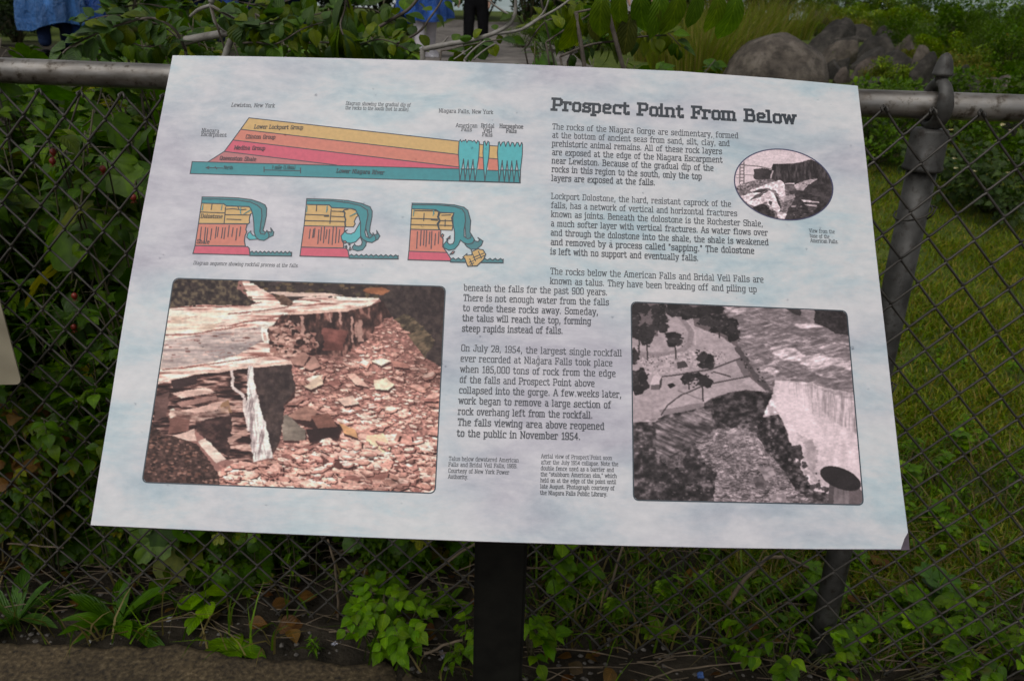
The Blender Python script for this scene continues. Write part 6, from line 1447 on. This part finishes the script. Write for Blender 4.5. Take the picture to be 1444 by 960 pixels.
cane(B, 'leafy cane crossing above the grey twig and drooping leaves', 1.9, [(360, 20, 0), (400, 40, 0), (440, 22, 0), (520, 12, 0), (560, 40, 0)], .002, .001, .04, OVATE, GREENS + GREYGREEN, 6, 43, .5, root=(-.6, 2.1, .4))
cane(B, 'low cane of small leaves just over the sign edge at the left middle', 1.72, [(400, 76, 0), (440, 60, 0), (500, 64, 0), (540, 56, 0), (585, 76, 0)], .002, .001, .036, OVATE, GREENS + GREYGREEN + OLIVE, 6, 44, .3, root=(-.4, 1.95, .4))
cane(B, 'dense leafy cane right of the goldenrod above the sign middle', 1.85, [(800, 88, 0), (820, 50, 0), (850, 30, 0), (880, 46, 0), (930, 40, 0), (960, 66, 0)], .002, .001, .042, OVATE, OLIVE + GREENS, 6, 45, .6, root=(.2, 2.05, .4))
cane(B, 'leafy cane in the upper gap right of the pale branch', 2.0, [(740, 70, 0), (770, 30, 0), (810, 26, 0), (850, -6, 0)], .002, .001, .04, OVATE, OLIVE + GREENS, 6, 46, .6, root=(.1, 2.2, .4))
MSUM = [(.075, .125, .026), (.065, .11, .022), (.095, .14, .028)]
def hanging(name, label, y, x0, x1, ytop, step, ln, tm, col, seed, root, wid=1.0, sag=6):
    e = empty(name, root, label, 'branch'); O = Vector(root); lv = Leaves(seed); st = MB(); rr = lv.r
    n = int((x1 - x0) / step); P = [at(x0 + (x1 - x0) * i / n, ytop + sag * ((2 * i / n - 1) ** 2), y + .02 * math.sin(i)) for i in range(n + 1)]
    st.tube([p - O for p in P], .0022, 6); st.tube([Vector((0, 0, 0)), (P[0] - O) * .6 + Vector((0, .03, .1)), P[0] - O], .004, 6)
    for p in P:
        lv.add(p - O, Vector((rr.uniform(-.2, .2), rr.uniform(-.35, .1), -1)), Vector((rr.uniform(-.5, .5), -1, .75)), ln * rr.uniform(.8, 1.15), tm, col, wid)
    lv.obj('foliage', e); st.obj('stem', M_CANE, e); return e
hanging('sumac_branch', 'row of broad green leaflets hanging at the top, right of centre', 1.5, 850, 1040, -16, 27, .082, OBLONG, MSUM, 3, (.4, 1.75, .4), .95)
hanging('sumac_branch', 'spotted olive leaflets hanging lower left of the broad leaflet row', 1.55, 812, 890, 12, 20, .075, OBLONG, OLIVE + [(.08, .09, .03)], 5, (.25, 1.75, .4), 1.0)
cane(B, 'leafy tangle over the sign edge left of the long grass', 1.7, [(790, 80, 0), (830, 64, 0), (870, 58, 0), (905, 52, 0), (940, 50, 0)], .0025, .0014, 0.037, OVATE, GREYGREEN + OLIVE, 6, 21, .6, root=(.2, 1.85, .3))
cane(B, 'thin twig with sparse leaves above the sign middle', 1.8, [(770, 60, 0), (800, 40, 0), (830, 22, 0), (850, 0, 0), (856, -16, 0)], .002, .0014, 0.036, OVATE, OLIVE + GREENS, 7, 22, .6, root=(.15, 1.95, .3))
cane(B, 'dim leafy twig hanging at the top above the pale branch', 1.9, [(760, -14, 0), (800, 6, 0), (840, 12, 0), (880, 40, 0)], .002, .0012, 0.036, OVATE, OLIVE + GREENS, 6, 24, .8, root=(.2, 2.1, .3))
for i, (px, y, h) in enumerate(((745, 1.8, 1.19), (764, 1.85, 1.235), (735, 1.95, 1.17), (792, 1.8, 1.18), (812, 1.9, 1.18), (775, 1.75, 1.17), (700, 1.8, 1.15))):
    p = at(px, 80, y); lv, st = lance_weed(400 + i, h, .03, 1, .05, [(.07, .13, .035), (.08, .14, .04)])
    make_plant('goldenrod', (p.x, p.y, 0), lv, st, 'slender upright weed with narrow light green leaves at the sign edge', 'weed', 'slender weeds above the sign edge')

# ------------------------------------------------------------------ lawn, ground weeds and litter
gg = np.random.default_rng(4)
def scatter(n, x0, x1, y0, y1, pw=1.6):
    y = y0 + (y1 - y0) * gg.uniform(0, 1, n) ** pw; x = gg.uniform(x0, x1, n)
    return x, y
x, y = scatter(110000, .1, 1.0, 1.55, 8, 1.8); x = x * (.35 + y * .62) + .05
keep = (x > .25) & (y > 1.5); x, y = x[keep], y[keep]
nz = np.array([noise.noise(Vector((a * 2.2, b * 2.2, 0))) for a, b in zip(x, y)])
keep = (nz + gg.uniform(-.5, .5, len(x)) > -.35) & ((x > .55) | (y > 1.9)); x, y, nz = x[keep], y[keep], nz[keep]
pts = np.stack([x, y, np.array([terrain(a, b) for a, b in zip(x, y)])], 1)
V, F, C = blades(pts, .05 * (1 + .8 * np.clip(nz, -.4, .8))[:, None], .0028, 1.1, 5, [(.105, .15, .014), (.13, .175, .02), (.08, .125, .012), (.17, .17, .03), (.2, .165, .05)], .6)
tag(new_obj('lawn_grass', np_mesh('lawn_grass', V, F, C, C * 0), None, [M_GRASS]), 'short mown grass of the lawn behind the fence', kind='stuff')
# rough grass and dead stalks under and beyond the sign
x = gg.uniform(-1.6, 1.9, 9000); y = 1.36 + gg.uniform(0, 1, 9000) ** 1.3 * .95 - .05 * x * .8; pts = np.stack([x, y, np.zeros(9000)], 1)
keep = gg.uniform(0, 1, 9000) < np.where(x > .05, .8, .10); pts = pts[keep]
fx = gg.uniform(-1.3, 1.2, 220); fy = np.array([edge_y(a) for a in fx]) + gg.normal(.012, .012, 220); pts = np.concatenate([pts, np.stack([fx, fy, np.full(220, .02)], 1)])
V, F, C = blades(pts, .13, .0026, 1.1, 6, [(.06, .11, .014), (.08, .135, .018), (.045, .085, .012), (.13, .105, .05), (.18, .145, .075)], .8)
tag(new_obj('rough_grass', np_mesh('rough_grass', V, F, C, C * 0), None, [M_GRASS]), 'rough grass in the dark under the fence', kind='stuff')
ml = MB(); r = random.Random(15)
for i in range(640):
    x = r.uniform(-1.5, 1.5); y = 1.305 + r.random() ** 1.5 * .6 - .08 * x - (.12 if x > 0 else 0); a = r.uniform(-.7, .7) + (math.pi if r.random() < .5 else 0); l = r.uniform(.03, .16)
    p = Vector((x, y, .006 + r.uniform(0, .03))); d = Vector((math.cos(a), math.sin(a) * .7, r.uniform(-.1, .25)))
    ml.tube([p, p + d * l * .5 + Vector((0, 0, r.uniform(-.004, .012))), p + d * l], r.uniform(.0008, .0019), 4)
tag(ml.obj('straw_litter', M_DRY), 'dead straw and stalks lying along the fence foot', kind='stuff')
pm = MB()
for i in range(420):
    x = r.uniform(-1.2, 1.1); y = 1.27 + r.uniform(-.1, .14) - .08 * x; s_ = r.uniform(.002, .008)
    if y < edge_y(x) + .006: continue
    c = Vector((x, y, s_ * .3)); q = [c + Vector((s_ * math.cos(k * 1.05) * r.uniform(.6, 1.2), s_ * math.sin(k * 1.05) * r.uniform(.6, 1.2), 0)) for k in range(6)]
    pm.add(q + [c + Vector((0, 0, s_ * .7))], [(k, (k + 1) % 6, 6) for k in range(6)])
tag(pm.obj('gravel', noisy('small_stones', [(.3, (.05, .045, .04)), (.7, (.2, .18, .16))], 60, .8)), 'small stones at the crumbled concrete edge', kind='stuff')
lf = Leaves(31)
for i in range(260):
    x = r.uniform(-1.4, 1.4); y = 1.33 + r.random() ** 1.4 * .5 - .08 * x - (.1 if x > .1 else 0)
    lf.add((x, y, .012 + r.random() * .02), (r.uniform(-1, 1), r.uniform(-1, 1), .1), (r.uniform(-.5, .5), r.uniform(-.5, .5), 1), r.uniform(.02, .045), OVATE, BROWN + [(.05, .035, .02)])
o = lf.obj('fallen_leaves'); tag(o, 'fallen brown leaves along the fence foot', kind='stuff')

# weeds on the lawn side, right of the fence post
WG = [(.075, .15, .016), (.10, .185, .022), (.12, .20, .026)]
def rosette(seed, n, ln, tm, col, up=.6, rad=.0):
    r = random.Random(seed); lv = Leaves(seed); st = MB()
    for i in range(n):
        a = i * 2.4 + r.uniform(-.4, .4); d = Vector((math.cos(a), math.sin(a), up * r.uniform(.5, 1.5)))
        lv.add(d * .01 * rad, d, (-.3 * math.cos(a), -.3 * math.sin(a), 1), ln * r.uniform(.6, 1.1), tm, col)
    return lv, st
def sprig(seed, h, n, leaf, tm, col, spread=.04, pairs=True):
    r = random.Random(seed); lv = Leaves(seed); st = MB(); ns = max(1, n // 9)
    for s in range(ns):
        a = r.uniform(0, 6.28); sp_ = spread * r.uniform(0, 1); hh = h * r.uniform(.6, 1.05)
        P = [Vector((math.cos(a) * sp_ * t, math.sin(a) * sp_ * t, hh * t)) for t in (0, .25, .5, .75, 1)]
        st.tube(P, [.0018, .0016, .0014, .0012, .0008], 5)
        for k in range(n // ns):
            t = .25 + .75 * (k + r.random()) / (n // ns); i = min(int(t * 4), 3); p = P[i].lerp(P[i + 1], t * 4 - i); b = k * 2.4
            lv.add(p, (math.cos(b), math.sin(b) - .2, r.uniform(-.1, .5)), (0, -.4, 1), leaf * r.uniform(.65, 1.1), tm, col)
    return lv, st
WP = [('weed', 'broad-leaved weed', rosette(51, 9, .085, STRAP, WG, .9)), ('weed', 'small-leaved weed', sprig(52, .12, 26, .03, OVATE, WG)), ('weed', 'lobed-leaf weed', sprig(53, .14, 12, .05, LOBED, WG, .06)), ('weed', 'upright narrow-leaved weed', sprig(54, .16, 24, .05, LANCE, WG, .05)), ('weed', 'low round-leaved weed', rosette(55, 10, .07, OBLONG, WG, .7))]
done2 = {}
for i in range(290):
    kd = r.randint(0, 4); px = r.uniform(1160, 1500); py = r.uniform(470, 960)
    if i > 225: px = r.uniform(760, 1180); py = r.uniform(770, 900)
    if i > 262: px = r.uniform(240, 660); py = r.uniform(770, 880); 
    p = ghit(px, py)
    if p.y < 1.40 - .08 * p.x - (.12 if p.x > .35 else 0): continue
    s_ = r.uniform(.4, .85) * (1 if py > 620 else .7)
    if kd not in done2:
        done2[kd] = make_plant('weed', p, *WP[kd][2], WP[kd][1] + ' in the grass behind the lower fence', 'weed', 'weeds in the grass behind the lower fence', 0, s_); continue
    c = copy_tree(done2[kd]); c.location = p; c.scale = (s_,) * 3; c.rotation_euler = (0, 0, r.uniform(0, 6.28))
# shrub with pale blossom behind the right fence, and dark shrub left of the post
lv, st = crown_bush(61, .55, .4, .52, 1300, .05, [(.045, .07, .022), (.055, .085, .028), (.035, .06, .02)], OVATE, .3)
p = ghit(1400, 300); e = make_plant('flowering_shrub', p, lv, st, 'small dark shrub dotted with pale blossom behind the fence at the right edge', 'shrub')
fl = Leaves(62)
for k in range(26):
    q = Vector((r.uniform(-.5, .5), r.uniform(-.4, 0), r.uniform(.3, .58)))
    for j in range(5): fl.add(q, (math.cos(j * 1.26), math.sin(j * 1.26), .4), (0, -.3, 1), .016, ROUND, [(.5, .46, .34), (.42, .36, .2)])
fl.obj('blossom', e)
for px, py, s_, lab in ((1225, 232, .5, 'dark shrub in the gap between sign and fence post'), (1445, 238, .6, 'dark shrub at the right edge behind the blossoming one'), (1350, 196, .45, 'dark shrub under the rail right of the post cap'), (1268, 190, .35, 'small shrub directly behind the fence post top')):
    bush(0, ghit(px, py), s_, r.uniform(0, 6), None, lab)

# ------------------------------------------------------------------ single plants at the fence foot
def single(name, label, px, py, lv_st, y=None, scale=1, cat='plant'):
    p = ghit(px, py) if y is None else at(px, py, y)
    p.z = max(terrain(p.x, p.y), .002) if y is None else 0
    return make_plant(name, p, *lv_st, label, cat, None, r.uniform(0, 6), scale)
def clover(seed, n, h, sp_, leaf, col, tm=OVATE):
    rr = random.Random(seed); lv = Leaves(seed); st = MB()
    for i in range(n):
        a = rr.uniform(0, 6.28); q = Vector((math.cos(a), math.sin(a), 0)) * sp_ * rr.random() ** .6; top_ = q + Vector((0, 0, h * rr.uniform(.35, 1)))
        st.tube([q * .2, q * .7 + Vector((0, 0, top_.z * .6)), top_], [.0016, .0012, .0008], 4)
        d = Vector((math.cos(a), math.sin(a) - .5, .15)); compound(lv, top_ - d * .02, d + rv(rr, .3), (rr.uniform(-.5, .5), -.35, 1), .045, rr.choice((1, 2, 3)), leaf * rr.uniform(.7, 1.25), tm, col, st)
    return lv, st
single('bright_shrublet', 'bright green leafy shrublet growing over the concrete edge left of the post', 548, 930, clover(71, 30, .16, .07, .027, BRIGHT + WG), cat='seedling')
single('bright_shrublet', 'bright green leafy shrublet at the bottom, left of the fence post foot', 1100, 965, clover(72, 26, .13, .11, .026, BRIGHT + WG + DK), cat='seedling')
single('bright_shrublet', 'green leafy shoots at the lower right corner', 1420, 950, clover(76, 20, .16, .15, .027, WG + DK), cat='seedling')
single('bright_shrublet', 'dull green leafy shoots at the bottom right of the bright shrublet', 1240, 965, clover(78, 16, .10, .18, .024, WG + DK), cat='seedling')
single('dock_plant', 'large dock plant with long strap leaves at the left concrete edge', 168, 884, rosette(73, 15, .19, STRAP, [(.045, .10, .016), (.058, .12, .018)], 1.1), scale=.8, cat='weed')
single('dock_plant', 'dock plant with narrow upright leaves at the left picture edge', 25, 885, rosette(74, 12, .15, STRAP, [(.045, .095, .022), (.055, .11, .028)], 1.0), cat='weed')
single('broadleaf_seedling', 'pair of broad leaves on a stalk behind the concrete edge', 285, 885, sprig(75, .12, 7, .06, ROUND, WG, .05), cat='seedling')
single('pointed_seedling', 'spreading plant with pointed leaves on the concrete edge', 335, 920, rosette(77, 9, .085, OBLONG, WG, .5), cat='seedling')
single('feathery_seedling', 'tiny feathery plant left of the bright shrublet', 445, 922, sprig(79, .05, 26, .022, LANCE, BRIGHT, .02), cat='seedling')
single('round_leaf_shoot', 'round-leaved shoots at the right side of the sign post', 748, 940, clover(80, 12, .15, .035, .03, BRIGHT + WG), cat='seedling')
single('round_leaf_shoot', 'small leafy shoots at the left side of the sign post', 655, 940, clover(81, 9, .1, .03, .026, WG), cat='seedling')
single('climbing_stem', 'upright leafy stem right of the sign post behind the mesh', 790, 862, sprig(82, .22, 26, .036, ROUND, WG, .03), cat='weed')
single('pointed_seedling', 'three-leaved seedling behind the mesh below the aerial photograph', 915, 866, rosette(83, 4, .075, OBLONG, [(.055, .12, .028)], .7), cat='seedling')
single('pointed_seedling', 'leafy seedling with oval leaves left of the fence post foot', 1040, 884, rosette(84, 9, .06, ROUND, WG, .6), cat='seedling')
single('maple_seedling', 'lobed-leaf seedling right of the fence post foot', 1330, 872, sprig(85, .12, 7, .065, LOBED, [(.06, .12, .03)], .05), cat='seedling')
def stalk(label, y, pts, r0, r1, name='dead_stalk'):
    P = [at(px, py, y + dy) for px, py, dy in pts]; mb = MB(); O = P[0]
    Q = []
    for a, b in zip(P, P[1:]): Q += [a.lerp(b, t) + rv(r, .0015) for t in (0, .33, .66)]
    Q.append(P[-1]); n = len(Q)
    mb.tube([q - O for q in Q], [r0 + (r1 - r0) * i / (n - 1) for i in range(n)], 6)
    o = mb.obj(name, M_DRY); o.location = O; tag(o, label, 'dead stalk')
stalk('brown stalk standing behind the mesh left of the bright shrublet', 1.43, [(478, 885, 0), (476, 830, 0), (472, 795, .01), (462, 760, .02)], .0035, .0022)
stalk('pale bundle of dead stems slanting up to the sign post', 1.44, [(560, 850, 0), (600, 815, 0), (640, 785, .02), (672, 765, .03)], .004, .003)
stalk('dark stalk slanting down right of the sign post', 1.46, [(832, 905, 0), (852, 850, 0), (868, 805, .02), (880, 765, .04)], .004, .0025)
stalk('thick curved dead branch arching left of the fence post', 1.45, [(1020, 862, 0), (1050, 815, .02), (1082, 786, .04), (1105, 784, .06), (1140, 800, .08)], .006, .003)
stalk('long straw-coloured twig lying near the bottom right of the sign post', 1.19, [(915, 958, 0), (950, 945, .02), (1000, 938, .04), (1045, 934, .05)], .0022, .0014)
stalk('thin horizontal twig behind the bright shrublet', 1.37, [(465, 890, 0), (520, 886, 0), (590, 886, 0), (662, 888, 0)], .0018, .0014)
stalk('short pale twig lying beside the left of the sign post', 1.25, [(598, 922, 0), (625, 910, .01), (652, 902, .02)], .0032, .0024)
stalk('grey-brown twig crossing behind the mesh at the far left', 1.45, [(10, 766, 0), (45, 768, 0), (90, 772, 0)], .0022, .0018)
stalk('thin stalk leaning beside the bright shrublet stem', 1.42, [(497, 870, 0), (505, 830, 0), (516, 800, .02)], .002, .0014)
lb = Leaves(91); p = ghit(392, 893); lb.add((0, 0, .012), (1, .15, .15), (0, -.8, .6), .055, ROUND, [(.11, .06, .03)]); o = lb.obj('dead_leaf'); o.location = p; tag(o, 'curled brown dead leaf at the foot of the mesh', 'leaf')
def scrap(label, px, py, w, h, col, seed):
    rr = random.Random(seed); p = ghit(px, py); mb = MB(); n = 5
    V = [(w * (i / n - .5) + rr.uniform(-1, 1) * w * .06, h * (j / n - .5) + rr.uniform(-1, 1) * h * .06, .006 + rr.uniform(0, .004) + (i / n) * .004) for j in range(n + 1) for i in range(n + 1)]
    mb.add(V, [(j * (n + 1) + i, j * (n + 1) + i + 1, (j + 1) * (n + 1) + i + 1, (j + 1) * (n + 1) + i) for j in range(n) for i in range(n)])
    o = mb.obj('paper_scrap', noisy('scrap_' + str(seed), [(.3, tuple(c * .8 for c in col)), (.7, col)], 60, .6)); o.location = p; o.rotation_euler = (.3, .1, rr.uniform(0, 3)); tag(o, label, 'litter')
scrap('tiny white paper scrap on the left concrete edge', 125, 910, .007, .005, (.7, .7, .68), 1)
scrap('grey paper scrap standing in the litter left of the curled leaf', 239, 876, .010, .012, (.4, .4, .42), 2)
scrap('bluish-white scrap in the litter left of the bright shrublet', 470, 912, .012, .009, (.42, .42, .5), 3)
scrap('pale lilac scrap lying left of the sign post', 622, 928, .022, .010, (.36, .35, .42), 4)
scrap('blue wrapper scrap at the bottom right of the sign post', 985, 955, .012, .014, (.05, .12, .35), 5)
